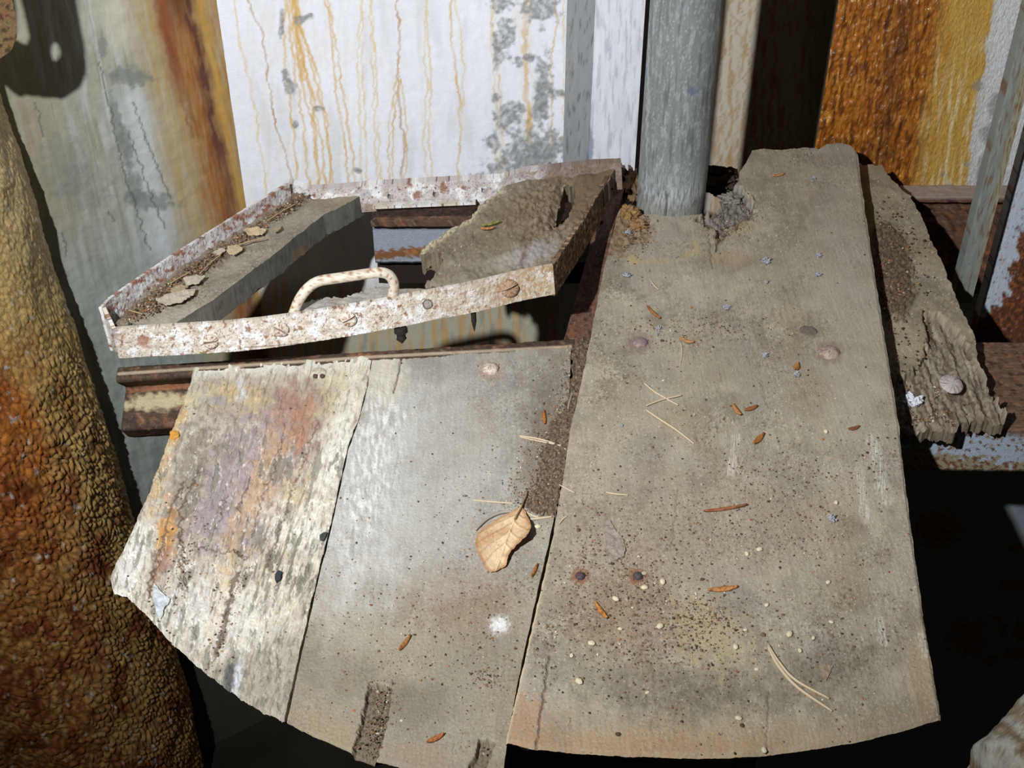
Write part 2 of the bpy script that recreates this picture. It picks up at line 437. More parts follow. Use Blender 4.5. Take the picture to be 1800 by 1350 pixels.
def drip(px, py, pts, w, strands=1, spread=5, seed=0, wob=5):
    m = 0
    for k in range(strands):
        o = (k-(strands-1)/2)*spread/max(1, strands)*1.6
        q = px + o*np.clip((py+40)/160, .15, 1.1) + wob*1.3*fbm(py/26+k*7.3, px*0+seed*3.1+k, 3, seed+k*5) + 1.6*fbm(py/6+k*3.3, px*0+seed, 2, seed+k)
        d = pline_dist(q, py, pts)
        ww = w*(1+.6*fbm(py/17+k, px*0+seed+.5, 2, seed+50))
        m = np.maximum(m, (1-sm(d, ww*.35, ww*1.25))*(.7+.5*fbm(py/60+k*2, px*0, 2, seed+70)))
    return np.clip(m, 0, 1)
def col_wallA(W, px, py):
    x = W[:, 0]; z = W[:, 2]
    c = np.tile(C(228, 232, 240), (len(W), 1))
    c = c*(1+.05*fbm(x*120, z*90, 4, 1))[:, None]
    c = c*(1+.05*fbm(x*14, z*6, 4, 2))[:, None]
    c = mix(c, C(205, 210, 216), sm(fbm(x*40, z*7, 4, 6), .1, .6)*.5)
    # pale ochre ghosting around the runs
    for cx, w_, s_ in ((470, 55, .28), (548, 45, .40), (612, 28, .25), (655, 26, .18), (700, 26, .26), (750, 20, .22), (806, 22, .2), (875, 20, .15), (930, 16, .5)):
        g = np.exp(-((px-cx-(py-150)*.06)/w_)**2)*sm(fbm(px/9, py/60, 3, int(cx)), -.4, .6)
        c = mix(c, C(214, 186, 128), g*s_*.6)
    O1 = C(206, 164, 78); O2 = C(172, 124, 52); O3 = C(216, 192, 134)
    R = [([(408, -40), (418, 60), (450, 200), (470, 345)], 2.0, 1, 5, O3), ([(432, -40), (437, 0), (462, 60), (471, 130), (485, 220), (508, 290), (514, 330)], 2.2, 1, 5, O2),
         ([(500, -40), (507, 0), (522, 90), (533, 150), (545, 220), (552, 340)], 2.6, 4, 44, O1), ([(510, -40), (524, 60), (545, 150), (563, 240), (575, 340)], 2.6, 3, 20, O1),
         ([(515, -40), (524, 60), (532, 140)], 4.5, 2, 8, O1),
         ([(570, -40), (578, 20), (590, 100), (600, 190), (612, 250), (618, 340)], 2.2, 2, 12, O1),
         ([(638, -40), (634, 40), (632, 120), (637, 200), (640, 330)], 1.9, 2, 10, O3), ([(650, -40), (655, 60), (660, 170), (662, 250), (668, 330)], 2.0, 2, 7, O3),
         ([(696, -40), (699, 30), (703, 70), (698, 130), (702, 190), (712, 250), (704, 335)], 2.5, 1, 5, O2), ([(700, 140), (690, 200), (686, 260), (690, 330)], 1.8, 2, 9, O1), ([(702, 120), (712, 190), (716, 260), (710, 320)], 1.8, 1, 9, O1),
         ([(750, -40), (748, 70), (755, 150), (750, 250), (756, 330)], 2.2, 2, 9, O3),
         ([(795, -40), (792, 40), (798, 100), (806, 170), (810, 240), (803, 330)], 2.3, 1, 5, O1), ([(799, -20), (812, 80), (817, 125), (810, 200)], 1.8, 1, 5, O3),
         ([(867, -40), (865, 60), (872, 120), (878, 200), (878, 320)], 1.9, 2, 9, O3), ([(930, -40), (922, 40), (925, 120), (930, 230), (934, 250)], 5.0, 1, 4, O1), ([(934, -40), (934, 20), (926, 60)], 3.0, 1, 6, O1),
         ([(973, -40), (979, 45), (968, 110), (971, 200), (968, 300)], 2.0, 1, 5, O1), ([(990, -40), (992, 340)], 1.6, 1, 3, O3)]
    for k, (pts, w, st, sp, cc) in enumerate(R):
        c = mix(c, cc, drip(px, py, pts, w, st, sp, seed=k*11+3, wob=4)*.85)
    # flaked places where grey render shows
    G1 = C(150, 152, 152); G2 = C(112, 117, 120)
    for k, (cx, cy, rx, ry, an) in enumerate([(884, 68, 15, 34, 5), (896, 205, 22, 22, 20), (955, 150, 12, 48, 0), (950, 185, 12, 28, 0), (925, 262, 34, 26, 0), (900, 300, 48, 20, 0), (955, 285, 36, 24, 0),
            (970, 250, 22, 18, 0), (865, 250, 12, 14, 0), (880, 5, 18, 12, 0), (950, 10, 24, 26, 0), (930, 100, 8, 8, 0), (980, 165, 12, 8, 0), (534, 32, 16, 7, -20), (508, 150, 7, 24, -25), (495, 40, 4, 22, 5), (630, 300, 6, 4, 0), (915, 110, 7, 8, 0),
            (520, 218, 4, 5, 0), (560, 190, 8, 4, 0), (872, 172, 7, 7, 0)]):
        m = blob(px, py, cx, cy, rx*1.15, ry*1.15, an, .3, .95, 200+k, 16.0)
        inner = sm(fbm(px/9, py/9, 4, 230+k), -.2, .35)
        c = mix(c, G1, m*(.45+.4*sm(fbm(px/12, py/12, 3, 250+k), -.3, .3))); c = mix(c, G2, m*inner*.55)
    # below the platform the face is streaked ochre and grey
    low = sm(py, 470, 540)
    c = mix(c, C(160, 154, 128), low*.85)
    c = mix(c, C(188, 148, 84), low*sm(fbm(px/9, py/90, 5, 301), -.15, .35)*.7)
    c = mix(c, C(122, 130, 128), low*sm(fbm(px/14+8, py/70, 5, 305), .05, .45)*.5)
    return c
def h_wallA(W, px, py):
    x = W[:, 0]; z = W[:, 2]
    return .0004*fbm(x*40, z*40, 4, 4)+.00012*fbm(x*300, z*300, 2, 14)
zs = zrows(step=.0017)
structure(sheet('wall_back', wallgrid((xcorner, WA), (xA1, WA), zs, 260), M['plaster'], col_wallA, nrm=(0, -1, 0), thick=.06, hfn=h_wallA, levels=1))

# left wall: turns towards the viewer from the rust-stained corner
ldir = np.array([-.80, -.60]); ldir /= np.linalg.norm(ldir)
lp1 = np.array([xcorner, WA]) + ldir*.62
lnrm = (-ldir[1], ldir[0]*-1*-1, 0)
lnrm = np.array([.60, -.80, 0])
def col_wallL(W, px, py):
    q = px - (py-170)*.20                      # runs follow the wall's fall line
    w = q + 8*fbm(py/60, q/30, 3, 9)
    c = np.tile(C(160, 162, 148), (len(W), 1))
    c = c*(1+.16*fbm(q/26, py/70, 5, 1))[:, None]
    c = c*(1+.07*fbm(px/7, py/7, 4, 2))[:, None]
    st = fbm(q/7, py/160, 4, 3)
    c = mix(c, C(190, 194, 190), sm(fbm(q/18, py/130, 4, 5), -.05, .45)*.6)
    c = mix(c, C(128, 122, 96), sm(st, .1, .5)*.45)
    low = sm(py, 330, 520)
    c = mix(c, C(152, 162, 160), low*.6)
    c = mix(c, C(130, 138, 134), low*sm(fbm(q/16, py/70, 4, 6), .0, .4)*.6)
    lf = (1-sm(q, 60, 150))*(1-low)
    c = mix(c, C(150, 140, 112), lf*.55)
    # pale bluish band
    c = mix(c, C(196, 204, 206), np.exp(-((w-236)/34)**2)*sm(py, 120, 190)*(1-sm(py, 420, 520))*.85)
    c = mix(c, C(200, 196, 178), np.exp(-((w-232)/36)**2)*(1-sm(py, 60, 120))*.7)
    # ochre, gold and brown runs next to the corner
    c = mix(c, C(178, 150, 92), sm(w, 232, 292)*(.65+.35*fbm(q/5, py/90, 3, 21))*(1-low*.3))
    c = mix(c, C(160, 112, 52), sm(w, 300, 335)*(.55+.9*fbm(q/6, py/60, 4, 22))*.8)
    c = mix(c, C(150, 88, 34), np.clip(np.exp(-((w-352)/22)**2)*(.75+.6*fbm(q/5, py/40, 4, 23)), 0, 1)*.9)
    c = mix(c, C(140, 74, 40), np.exp(-((w-318)/16)**2)*(1-sm(py, 90, 220))*.9)
    c = mix(c, C(116, 70, 40), np.clip(drip(q, py, [(308, -30), (312, 60), (322, 150), (330, 240)], 5, 2, 10, 31), 0, 1)*.5)
    pur = np.exp(-((w-(366-(py-170)*.0))/11)**2)*(.6+.7*sm(fbm(q/8, py/40, 4, 25), -.3, .3))
    c = mix(c, C(88, 52, 48), np.clip(pur, 0, 1)*.9*(1-.4*sm(py, 230, 330)))
    c = mix(c, C(84, 44, 30), np.exp(-((w-345)/18)**2)*(1-sm(py, 0, 80))*.75)
    c = mix(c, C(192, 150, 76), np.exp(-((w-386)/7)**2)*.8)
    # grey scuffs and dark thin cracks
    for k, (cx, cy, rx, ry, an) in enumerate([(228, 135, 38, 16, 5), (205, 210, 8, 50, -12), (222, 260, 10, 40, -12), (262, 352, 46, 16, 8), (238, 330, 12, 30, -12), (180, 80, 8, 20, 0), (110, 290, 40, 60, 10), (150, 330, 40, 40, 10)]):
        m = blob(px, py, cx, cy, rx, ry, an, .3, .6, 60+k, 12.0)
        c = mix(c, C(118, 124, 118), m*(.7 if k < 6 else .35))
    c = mix(c, C(66, 58, 46), sm(py+30*fbm(px/30, py/30, 4, 91), 1050, 1130)*.9)  # shade of the pit put into the colour of the lower wall
    for k, pts in enumerate([[(175, 110), (195, 200), (215, 290), (235, 350), (262, 440)], [(225, 230), (260, 330), (290, 400)], [(60, 180), (80, 240)], [(190, 372), (198, 386)], [(110, 410), (118, 450)], [(235, 180), (262, 260), (300, 350)]]):
        c = mix(c, C(84, 92, 90), line(px, py, pts, 1.3, 1.2, wob=6, seed=80+k)*.7)
    return c
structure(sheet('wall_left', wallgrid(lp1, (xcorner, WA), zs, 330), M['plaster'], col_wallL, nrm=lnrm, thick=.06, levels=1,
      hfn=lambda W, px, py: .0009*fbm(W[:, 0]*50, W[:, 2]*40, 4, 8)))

# grey return strip and the recessed bay behind the pipe
WB = 1.0
pr0 = np.array([xA1, WA]); xs1 = float(PY(1041, 140, .52)[0]); pr1 = np.array([xs1, .520])
def col_strip(W, px, py):
    c = np.tile(C(200, 203, 206), (len(W), 1))
    c = c*(1+.12*fbm(px/8, py/60, 4, 1))[:, None]
    c = mix(c, C(110, 110, 106), sm(fbm(px/5, py/30, 4, 2), .15, .5)*.6)
    return c
sn = np.array([pr1[1]-pr0[1], -(pr1[0]-pr0[0]), 0])
structure(sheet('trim_1', wallgrid(pr0, pr1, zrows(step=.004), 24), M['plaster'], col_strip, nrm=sn, thick=.03, levels=1))
xB0 = float(PY(1036, 140, .66)[0]); xB1 = .80
def col_recess(W, px, py):
    q = px - 1200; c = np.tile(C(226, 229, 236), (len(W), 1))
    c = c*(1+.12*fbm(px/12, py/60, 5, 1))[:, None]
    c = mix(c, C(160, 170, 184), sm(fbm(px/6, py/55, 4, 2), .0, .4)*.5)
    r = sm(px, 1225, 1262)
    c = mix(c, C(222, 214, 196), r)
    c = mix(c, C(192, 158, 104), r*sm(fbm(px/7, py/60, 4, 5), .0, .35)*.65)
    c = mix(c, C(190, 140, 70), r*sm(py, 200, 300)*sm(fbm(px/15, py/40, 4, 6), -.25, .3)*.6)
    for k in range(7):
        x0 = 1262+k*15; c = mix(c, C(186, 142, 78), r*drip(px, py, [(x0+14, -40), (x0+6, 120), (x0, 320)], 1.8, 1, 6, seed=90+k, wob=10)*.7)
    c = mix(c, C(120, 88, 50), sm(px, 1380, 1450)*.55)
    c = mix(c, C(90, 112, 142), blob(px, py, 1037, 260, 6, 30, 0, .4, .6, 9, 9.0)*.7)
    return c
structure(sheet('trim_2', wallgrid(pr1, (.172, .528), zrows(step=.003), 40), M['plaster'], col_recess, nrm=(0, -1, 0), thick=.02, levels=1))
structure(sheet('wall_recess', wallgrid((.10, WB), (.95, WB), zrows(step=.003), 240), M['plaster'], col_recess, nrm=(0, -1, 0), thick=.05, levels=1))
# rust-soaked wall on the right
WR = .62
xR0 = float(PY(1452, 140, WR)[0]); 
def col_rustwall(W, px, py):
    q = px + (py-140)*.155
    w = q + 6*fbm(py/50, q/20, 3, 9)
    c = np.tile(C(168, 100, 34), (len(W), 1))
    c = mix(c, C(108, 58, 26), sm(fbm(q/7, py/50, 5, 2), -.1, .4)*.9)
    c = mix(c, C(206, 146, 60), sm(fbm(q/5, py/32, 4, 3), .1, .5)*.75)
    c = mix(c, C(70, 44, 30), sm(fbm(q/10+7, py/26, 5, 4), .12, .5)*.7)
    c = mix(c, C(88, 54, 34), np.exp(-((w-1570)/22)**2)*.55)
    ye = sm(w, 1618, 1660)
    c = mix(c, C(204, 164, 84), ye*(.85+.3*fbm(q/6, py/50, 3, 7)))
    c = mix(c, C(222, 205, 160), ye*sm(fbm(q/9, py/100, 4, 8), .0, .3)*sm(py+60*fbm(q/20, py/200, 2, 31), 60, 180)*.85)
    c = mix(c, C(176, 124, 50), ye*drip(px, py, [(1668, 60), (1655, 180), (1640, 260), (1618, 350)], 6, 1, 5, 71)*.8)
    wh = sm(w+5*fbm(py/40, q/9, 3, 41), 1722, 1728)
    c = mix(c, C(214, 216, 218), wh)
    c = mix(c, C(196, 190, 170), wh*(1-sm(w, 1728, 1742))*.5)
    for k, (cx, cy, rx, ry) in enumerate([(1718, 150, 9, 9), (1750, 185, 12, 24), (1738, 235, 16, 18), (1700, 288, 6, 4), (1668, 330, 9, 7), (1728, 300, 12, 34), (1658, 306, 4, 5)]):
        c = mix(c, C(146, 148, 140), blob(px, py, cx, cy, rx, ry, 12, .4, .5, 300+k, 9.0)*.75)
    return c*(1+.08*fbm(px/4, py/6, 3, 12))[:, None]
def h_rust(W, px, py):
    q = px + (py-140)*.155
    k = 1-sm(q, 1600, 1680)
    return k*(.0035*fbm(q/9, py/26, 5, 3)+.002*fbm(q/4, py/9, 4, 5)) + .0006*fbm(px/9, py/9, 3, 7)
structure(sheet('wall_right', wallgrid((xR0, WR), (1.35, WR), zrows(step=.002), 520), M['wet'], col_rustwall, nrm=(0, -1, 0), thick=.05, levels=2, hfn=h_rust, shear=lambda V: (1-sm(V[:, 0], xR0, xR0+.2))[:, None]*np.array([.06, 0, 0])))

# floor of the dark pit
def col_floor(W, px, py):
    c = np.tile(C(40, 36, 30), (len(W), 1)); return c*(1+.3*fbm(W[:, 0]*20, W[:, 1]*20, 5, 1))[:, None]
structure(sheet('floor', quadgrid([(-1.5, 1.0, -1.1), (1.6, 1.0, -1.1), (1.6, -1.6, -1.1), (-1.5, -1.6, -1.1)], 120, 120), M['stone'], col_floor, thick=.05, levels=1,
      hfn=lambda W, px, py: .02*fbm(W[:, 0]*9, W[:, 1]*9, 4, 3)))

# ================================================================ ENCRUSTED PILLAR at the left
def pillar():
    r = .20; y0 = .31
    sil = [(-30, 60), (0, 172), (30, 250), (72, 400), (125, 562), (168, 703), (222, 880), (262, 1010), (300, 1120), (330, 1230), (360, 1400)]
    S = PY(np.array([p[0] for p in sil]), np.array([p[1] for p in sil]), y0)
    zz = S[:, 2]; o = np.argsort(zz)
    zd0, zd1 = float(zz.min())+.03, float(zz.max())+.02
    rows = np.r_[np.linspace(-1.3, zd0-.01, 10), np.arange(zd0, zd1, .0021), np.linspace(zd1+.01, 1.1, 20)][::-1]
    sx = np.interp(rows, zz[o], S[o, 0])
    lo_s = (S[o[1], 0]-S[o[0], 0])/(zz[o[1]]-zz[o[0]]); hi_s = (S[o[-1], 0]-S[o[-2], 0])/(zz[o[-1]]-zz[o[-2]])
    sx = np.where(rows < zz[o[0]], S[o[0], 0]+lo_s*.5*(rows-zz[o[0]]), sx); sx = np.where(rows > zz[o[-1]], S[o[-1], 0]+hi_s*(rows-zz[o[-1]]), sx)
    th = np.r_[np.arange(-2.1, .95, .0085), np.linspace(.96, 2*math.pi-2.1, 40)]
    dx = sx; dy = y0-CAM[1]; L = np.hypot(dx, dy); nx = -dy/L; ny = dx/L     # leftwards across the sight line
    cx = sx+r*nx; cy = y0+r*ny
    TH, R_ = np.meshgrid(th, np.arange(len(rows)))
    Zr = rows[R_]; a = TH
    U = a*r; Vv = Zr
    wx = U*118 + .9*fbm(U*24, Vv*20, 3, 3); wy = Vv*62 + .9*fbm(U*24+9, Vv*20, 3, 5)
    f1, f2, idc = worley(wx+.35*wy, wy, 4)
    f1b, f2b, _ = worley(wx*2.1, wy*2.0+.4*wx, 14)
    sc = sm(-Zr, .0, .3)
    bump = (.0036*sm(f2-f1, 0, .5)*(.4+.6*sm(f1, .9, .1))+.0010*sm(f2b-f1b, 0, .5))*(.22+.78*sc) + .006*fbm(U*14, Vv*10, 4, 7) + .0010*fbm(U*240, Vv*160, 3, 8)
    rr = r + bump
    V = np.stack([cx[R_]+rr*np.cos(a), cy[R_]+rr*np.sin(a), Zr], -1)
    n, m = TH.shape
    idx = np.arange(n*m).reshape(n, m)
    q = np.stack([idx[:-1, :-1], idx[1:, :-1], idx[1:, 1:], idx[:-1, 1:]], -1).reshape(-1, 4)
    Vf = V.reshape(-1, 3); px, py = proj(Vf)
    cell = idc.ravel(); e = (f2-f1).ravel()
    c = np.tile(C(212, 178, 112), (len(Vf), 1))
    c = mix(c, C(206, 192, 150), (1-sm(py, 280, 620))*.6)
    c = mix(c, C(208, 178, 116), sm(cell, .5, .9)*.5)
    c = mix(c, C(150, 112, 62), sm(fbm(px/50, py/80, 4, 60), -.1, .4)*sm(py, 500, 700)*.7)
    # the rust band widens downwards on the outer side
    t = px - (40 + (py-560)*.20)
    rb = (1-sm(t + 50*fbm(px/50, py/70, 4, 6), -70, 70))*sm(py, 560, 700)
    c = mix(c, C(176, 90, 34), rb*.85)
    c = mix(c, C(204, 128, 52), rb*sm(cell, .55, .8)*.7)
    lowr = sm(py+60*fbm(px/50, py/50, 4, 61), 820, 1100)
    c = mix(c, C(160, 112, 60), lowr*.6)
    c = mix(c, C(206, 164, 98), lowr*sm(cell, .55, .85)*.6)
    c = mix(c, C(124, 54, 28), sm(fbm(px/38, py/60, 4, 16), .0, .4)*sm(py, 700, 860)*.75)
    c = mix(c, C(220, 216, 208), sm(fbm(px/14, py/22, 4, 18), .46, .6)*.7)
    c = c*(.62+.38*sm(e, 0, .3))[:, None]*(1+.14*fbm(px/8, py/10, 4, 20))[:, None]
    me = make_mesh('encrusted_pillar', Vf, q, c, M['crust'])
    ob = link('encrusted_pillar', me)
    tag(ob, 'leaning round pillar crusted with scaly ochre and rust brown mineral, left edge of view', 'pillar')
pillar()

# ================================================================ PIPE
def pipe():
    cx, cyy, r = .2095, .408, .0445
    zr = np.r_[np.linspace(-.12, -.02, 6), np.arange(-.018, .36, .002), np.linspace(.37, 1.25, 18)]
    th = np.linspace(0, 2*math.pi, 241)[:-1]
    TH, Zr = np.meshgrid(th, zr)
    rr = r*(1+.004*fbm(TH*3, Zr*8, 3, 2))
    # split at the foot
    a0 = -math.pi/2-.25
    cr = np.exp(-((TH-(a0 % (2*math.pi)))/.022)**2)*(1-sm(Zr, .012, .026))
    rr = rr - .006*cr
    V = np.stack([cx+rr*np.cos(TH), cyy+rr*np.sin(TH), Zr], -1)
    n, m = TH.shape; idx = np.arange(n*m).reshape(n, m); nx = np.roll(idx, -1, 1)
    q = np.stack([idx[:-1], nx[:-1], nx[1:], idx[1:]], -1).reshape(-1, 4)
    Vf = V.reshape(-1, 3); px, py = proj(Vf); T = TH.ravel(); Z = Vf[:, 2]
    c = np.tile(C(132, 138, 138), (len(Vf), 1))
    c = c*(1+.18*fbm(T*9, Z*12, 5, 1))[:, None]
    c = mix(c, C(178, 184, 188), sm(fbm(T*6, Z*40, 5, 3, .7), .0, .5)*.6)
    c = mix(c, C(190, 194, 200), sm(fbm(T*60, Z*160, 4, 4), .30, .5)*.6)
    c = mix(c, C(92, 98, 98), sm(fbm(T*8+4, Z*16, 4, 6), .15, .5)*.6)
    c = mix(c, C(206, 210, 214), (1-sm(Z, .0, .075))*sm(fbm(T*22, Z*60, 4, 7), -.3, .3)*.75)
    c = mix(c, C(130, 118, 96), (1-sm(Z, .0, .02))*.4)
    c = mix(c, C(92, 104, 136), blob(px, py, 1218, 160, 8, 6, 0, .4, .4, 3)*.6)
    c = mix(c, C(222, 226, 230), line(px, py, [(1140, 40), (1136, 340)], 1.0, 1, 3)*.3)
    c = mix(c, C(60, 56, 50), cr.ravel())
    me = make_mesh('steel_pipe', Vf, q, c, M['galv'])
    o = link('steel_pipe', me)
    tag(o, 'upright round grey galvanised pipe rising from the notch in the widest plank', 'pipe')
pipe()

# ================================================================ MAIN PLANK
ZB = -.014         # top of the two lower boards
mp_top = [(1085, 374), (1096, 362), (1112, 366), (1126, 372), (1160, 379), (1190, 381), (1232, 376), (1252, 368), (1272, 348), (1298, 318), (1300, 302), (1312, 286), (1322, 265), (1345, 262), (1372, 264), (1418, 259), (1440, 262), (1452, 254), (1480, 251), (1496, 256), (1507, 268)]
mp_left = [(1085, 374), (1062, 468), (1042, 570), (1020, 680), (1003, 750), (990, 840), (968, 960), (940, 1080), (915, 1190), (889, 1303)]
mp_right = [(1507, 268), (1515, 330), (1530, 430), (1548, 545), (1565, 650), (1580, 745), (1592, 850), (1606, 960), (1622, 1075), (1640, 1180), (1655, 1262)]
mp_bot = [(889, 1303), (940, 1315), (1010, 1322), (1120, 1328), (1240, 1330), (1330, 1327), (1420, 1316), (1500, 1303), (1580, 1285), (1655, 1262)]
ERODE = [(1238, 378), (1262, 352), (1296, 326), (1318, 340), (1326, 372), (1300, 392), (1268, 418), (1255, 400), (1225, 384)]
CORNER = [(1080, 365), (1135, 368), (1150, 395), (1140, 430), (1110, 425), (1090, 450), (1066, 440)]
MAINCR = [[(1328, 345), (1322, 372), (1298, 388), (1270, 412), (1258, 440)], [(1192, 860), (1180, 960)], [(1352, 1215), (1348, 1318)], [(966, 1150), (955, 1230), (942, 1312)], [(1248, 420), (1252, 470)]]
def h_main(W, px, py):
    x, y = W[:, 0], W[:, 1]
    h = .0012*fbm(x*16, y*9, 4, 1)+.00025*fbm(x*240, y*9, 3, 2)+.0004*fbm(x*400, y*400, 2, 3)
    h = h - .012*softpoly(px, py, ERODE, 5, 9, 10) + .004*softpoly(px, py, ERODE, 5)*fbm(px/8, py/8, 4, 6)
    h = h + softpoly(px, py, CORNER, 8, 6)*(.004*fbm(px/14, py/12, 4, 8)-.002)
    for k, p in enumerate(MAINCR): h = h - (.003 if k in (0, 3) else .0009)*line(px, py, p, 1.2, 2.2, 4, seed=k)
    edge = pline_dist(px, py, mp_right); h = h - .0015*(1-sm(edge, 0, 5)); edge = pline_dist(px, py, mp_left); h = h - .002*(1-sm(edge, 0, 5))
    h = h - .0025*(1-sm(pline_dist(px, py, mp_bot), 0, 7))
    return h
def col_main(W, px, py):
    c = woodcol(W, px, py, 11, ang=-4)
    c = mix(c, C(168, 160, 140), sm(fbm(px/110, py/140, 3, 61), -.1, .5)*.4)
    c = mix(c, C(142, 132, 112), sm(py, 300, 250)*.0 + blob(px, py, 1330, 640, 190, 50, -8, .6, .5, 62, 60.)*.35)
    c = mix(c, C(150, 136, 120), blob(px, py, 1190, 930, 220, 110, 0, .6, .5, 63, 60.)*.45)
    c = mix(c, C(176, 168, 150), blob(px, py, 1500, 560, 60, 260, -4, .6, .4, 64, 60.)*.5)
    # darker damp patches low down, warm timber at the front
    for k, (cx, cy, rx, ry, s) in enumerate([(1030, 1165, 70, 40, .5), (1120, 1210, 80, 50, .6), (1250, 1195, 60, 35, .6), (1405, 1190, 110, 50, .55), (1290, 1060, 40, 26, .4), (1500, 1160, 80, 26, .4), (980, 1080, 40, 60, .4), (1420, 580, 24, 16, .5), (1240, 1240, 100, 30, .5)]):
        c = mix(c, C(98, 90, 76), blob(px, py, cx, cy, rx, ry, -5, .7, 1.1, 70+k, 28.0)*s*(.7+.5*fbm(px/6, py/9, 3, 170+k)))
    c = mix(c, C(172, 156, 118), blob(px, py, 1240, 1115, 70, 46, 30, .6, 1.2, 75, 18.0)*.6)
    fr = sm(py + 22*fbm(px/60, py/30, 3, 77), 1225, 1300)
    c = mix(c, C(166, 144, 112), fr*(.5+.4*fbm(px/14, py/9, 4, 177)))
    c = mix(c, C(178, 134, 98), blob(px, py, 925, 1260, 34, 40, 0, .6, .9, 78, 14.0)*.5)
    c = mix(c, C(174, 138, 104), blob(px, py, 1120, 1310, 240, 22, 0, .6, .9, 79, 22.0)*.4)
    c = mix(c, C(176, 152, 116), blob(px, py, 1620, 1180, 26, 70, -5, .5, .5, 80, 30.0)*.5)
    # rotten corner and broken notch
    c = mix(c, C(142, 116, 84), softpoly(px, py, CORNER, 8, 10)*.7)
    c = mix(c, C(112, 84, 54), softpoly(px, py, CORNER, 8, 10)*sm(fbm(px/9, py/9, 4, 82), .0, .35)*.7)
    c = mix(c, C(132, 128, 122), softpoly(px, py, ERODE, 4, 9, 10)*.8)
    c = mix(c, C(92, 78, 62), softpoly(px, py, ERODE, 4, 9, 10)*sm(fbm(px/6, py/6, 4, 83), .0, .4)*.8)
    c = mix(c, C(104, 88, 68), line(px, py, [(1262, 418), (1290, 396), (1318, 376)], 7, 6, 8)*.8)
    # worn yellowish figures left of centre, scratches, plugs
    c = mix(c, C(184, 160, 112), line(px, py, [(1108, 458), (1175, 458)], 5, 3, 6)*.6*sm(fbm(px/3, py/9, 2, 84), -.2, .1))
    c = mix(c, C(184, 162, 118), blob(px, py, 1112, 456, 9, 8, 0, .3, .5, 85, 8.)*.7)
    c = mix(c, C(178, 160, 116), line(px, py, [(1205, 448), (1228, 440), (1222, 425)], 3.5, 3, 5)*.6)
    c = mix(c, C(176, 158, 122), blob(px, py, 1300, 400, 30, 14, -20, .4, .7, 86, 12.)*.55)
    c = mix(c, C(184, 178, 162), blob(px, py, 1205, 505, 34, 26, 0, .5, .8, 87, 14.)*.4)
    c = mix(c, C(168, 140, 106), blob(px, py, 1280, 455, 40, 12, 5, .5, .5, 88, 14.)*.45)
    for x0, y0, x1, y1 in [(1530, 770, 1548, 860), (1538, 780, 1560, 880), (1510, 830, 1522, 910), (1292, 770, 1284, 830), (1545, 1090, 1552, 1130), (1620, 1120, 1626, 1150)]:
        m = line(px, py, [(x0, y0), (x1, y1)], 7, 5, 3)*sm(fbm(px/1.8, py/40, 2, 89), -.2, .3)
        c = mix(c, C(206, 204, 194), m*.65)
    c = mix(c, C(172, 166, 148), blob(px, py, 1519, 820, 17, 15, 0, .25, .1, 90)*.6)
    for k, (cx, cy) in enumerate([(1125, 602), (1458, 620)]):
        c = mix(c, C(120, 98, 96), blob(px, py, cx, cy, 22, 18, 0, .45, .5, 91+k, 8.)*.6)
    for k, (cx, cy) in enumerate([(1020, 1013), (1120, 1013)]):
        c = mix(c, C(132, 84, 50), blob(px, py, cx, cy, 15, 14, 0, .3, .6, 93+k, 6.)*.8)
    c = mix(c, C(120, 84, 62), blob(px, py, 1100, 1080, 90, 60, 20, .7, .9, 95, 14.)*.4)
    c = mix(c, C(112, 90, 74), sm(fbm(px/9, py/9, 4, 96), .12, .45)*blob(px, py, 1090, 1000, 120, 120, 30, .7, .5, 97, 30.)*.5)
    c = mix(c, C(124, 102, 84), sm(fbm(px/8, py/5, 4, 98), .12, .45)*blob(px, py, 1330, 880, 160, 60, -10, .7, .5, 99, 30.)*.5)
    c = mix(c, C(116, 108, 94), sm(fbm(px/8, py/5, 4, 98), .12, .45)*blob(px, py, 1320, 580, 140, 50, 0, .7, .5, 99, 30.)*.5)
    for k, p in enumerate(MAINCR): c = mix(c, C(84, 70, 56), line(px, py, p, .9, 1.2, 4, seed=k)*(.7 if k in (0, 3) else .35))
    c = mix(c, C(206, 190, 150), (1-sm(pline_dist(px, py, mp_left), 1, 5))*sm(py, 900, 1050)*.7)  # lit left edge painted in as a pale rim
    return c
main = sheet('wide_plank', coons(mp_top, mp_bot, mp_left, mp_right, 620, 430, lambda a, b: PZ(a, b, 0), 1.6, 5), M['wood'], col_main, thick=.033, hfn=h_main, levels=4,
             sidecol=darkwood, shear=lambda V: (1-sm(V[:, 1], -.46, -.30))[:, None]*np.array([0, .022, 0]))
t_main = thing('platform_plank', PZ(1270, 800, -.03), 'widest grey weathered plank, notched around the pipe, running down to the front', 'plank', 'planks of the platform')
del t_main['group']
def adopt(o, parent):
    o.parent = parent; o.location = -parent.location; return o
main.name = 'plank_board'; adopt(main, t_main)

def dome(name, px, py, z, r, h, rgbs, parent, seed=0):
    c0 = PZ(px, py, z)
    prof = [(r*1.0, -.002), (r, h*.15), (r*.86, h*.62), (r*.6, h*.9), (r*.3, h), (0.00005, h)]
    def cf(V):
        c = np.tile(rgbs[0], (len(V), 1)); return mix(c, rgbs[1], sm(fbm(V[:, 0]*700, V[:, 1]*700+V[:, 2]*400, 4, seed), -.1, .3))
    me = lathe_mesh(name, prof, M['rust'], cf, c0, (0, 0, 1), 28, .12, seed)
    return link(name, me, parent)
dome('rivet', 1125, 602, .0005, .0085, .0035, (C(128, 112, 116), C(160, 136, 116)), t_main, 1)
dome('rivet', 1458, 620, .0005, .0115, .0045, (C(178, 158, 140), C(128, 104, 110)), t_main, 2)
dome('bolt', 1020, 1013, .0005, .0045, .003, (C(62, 62, 74), C(96, 66, 48)), t_main, 3)
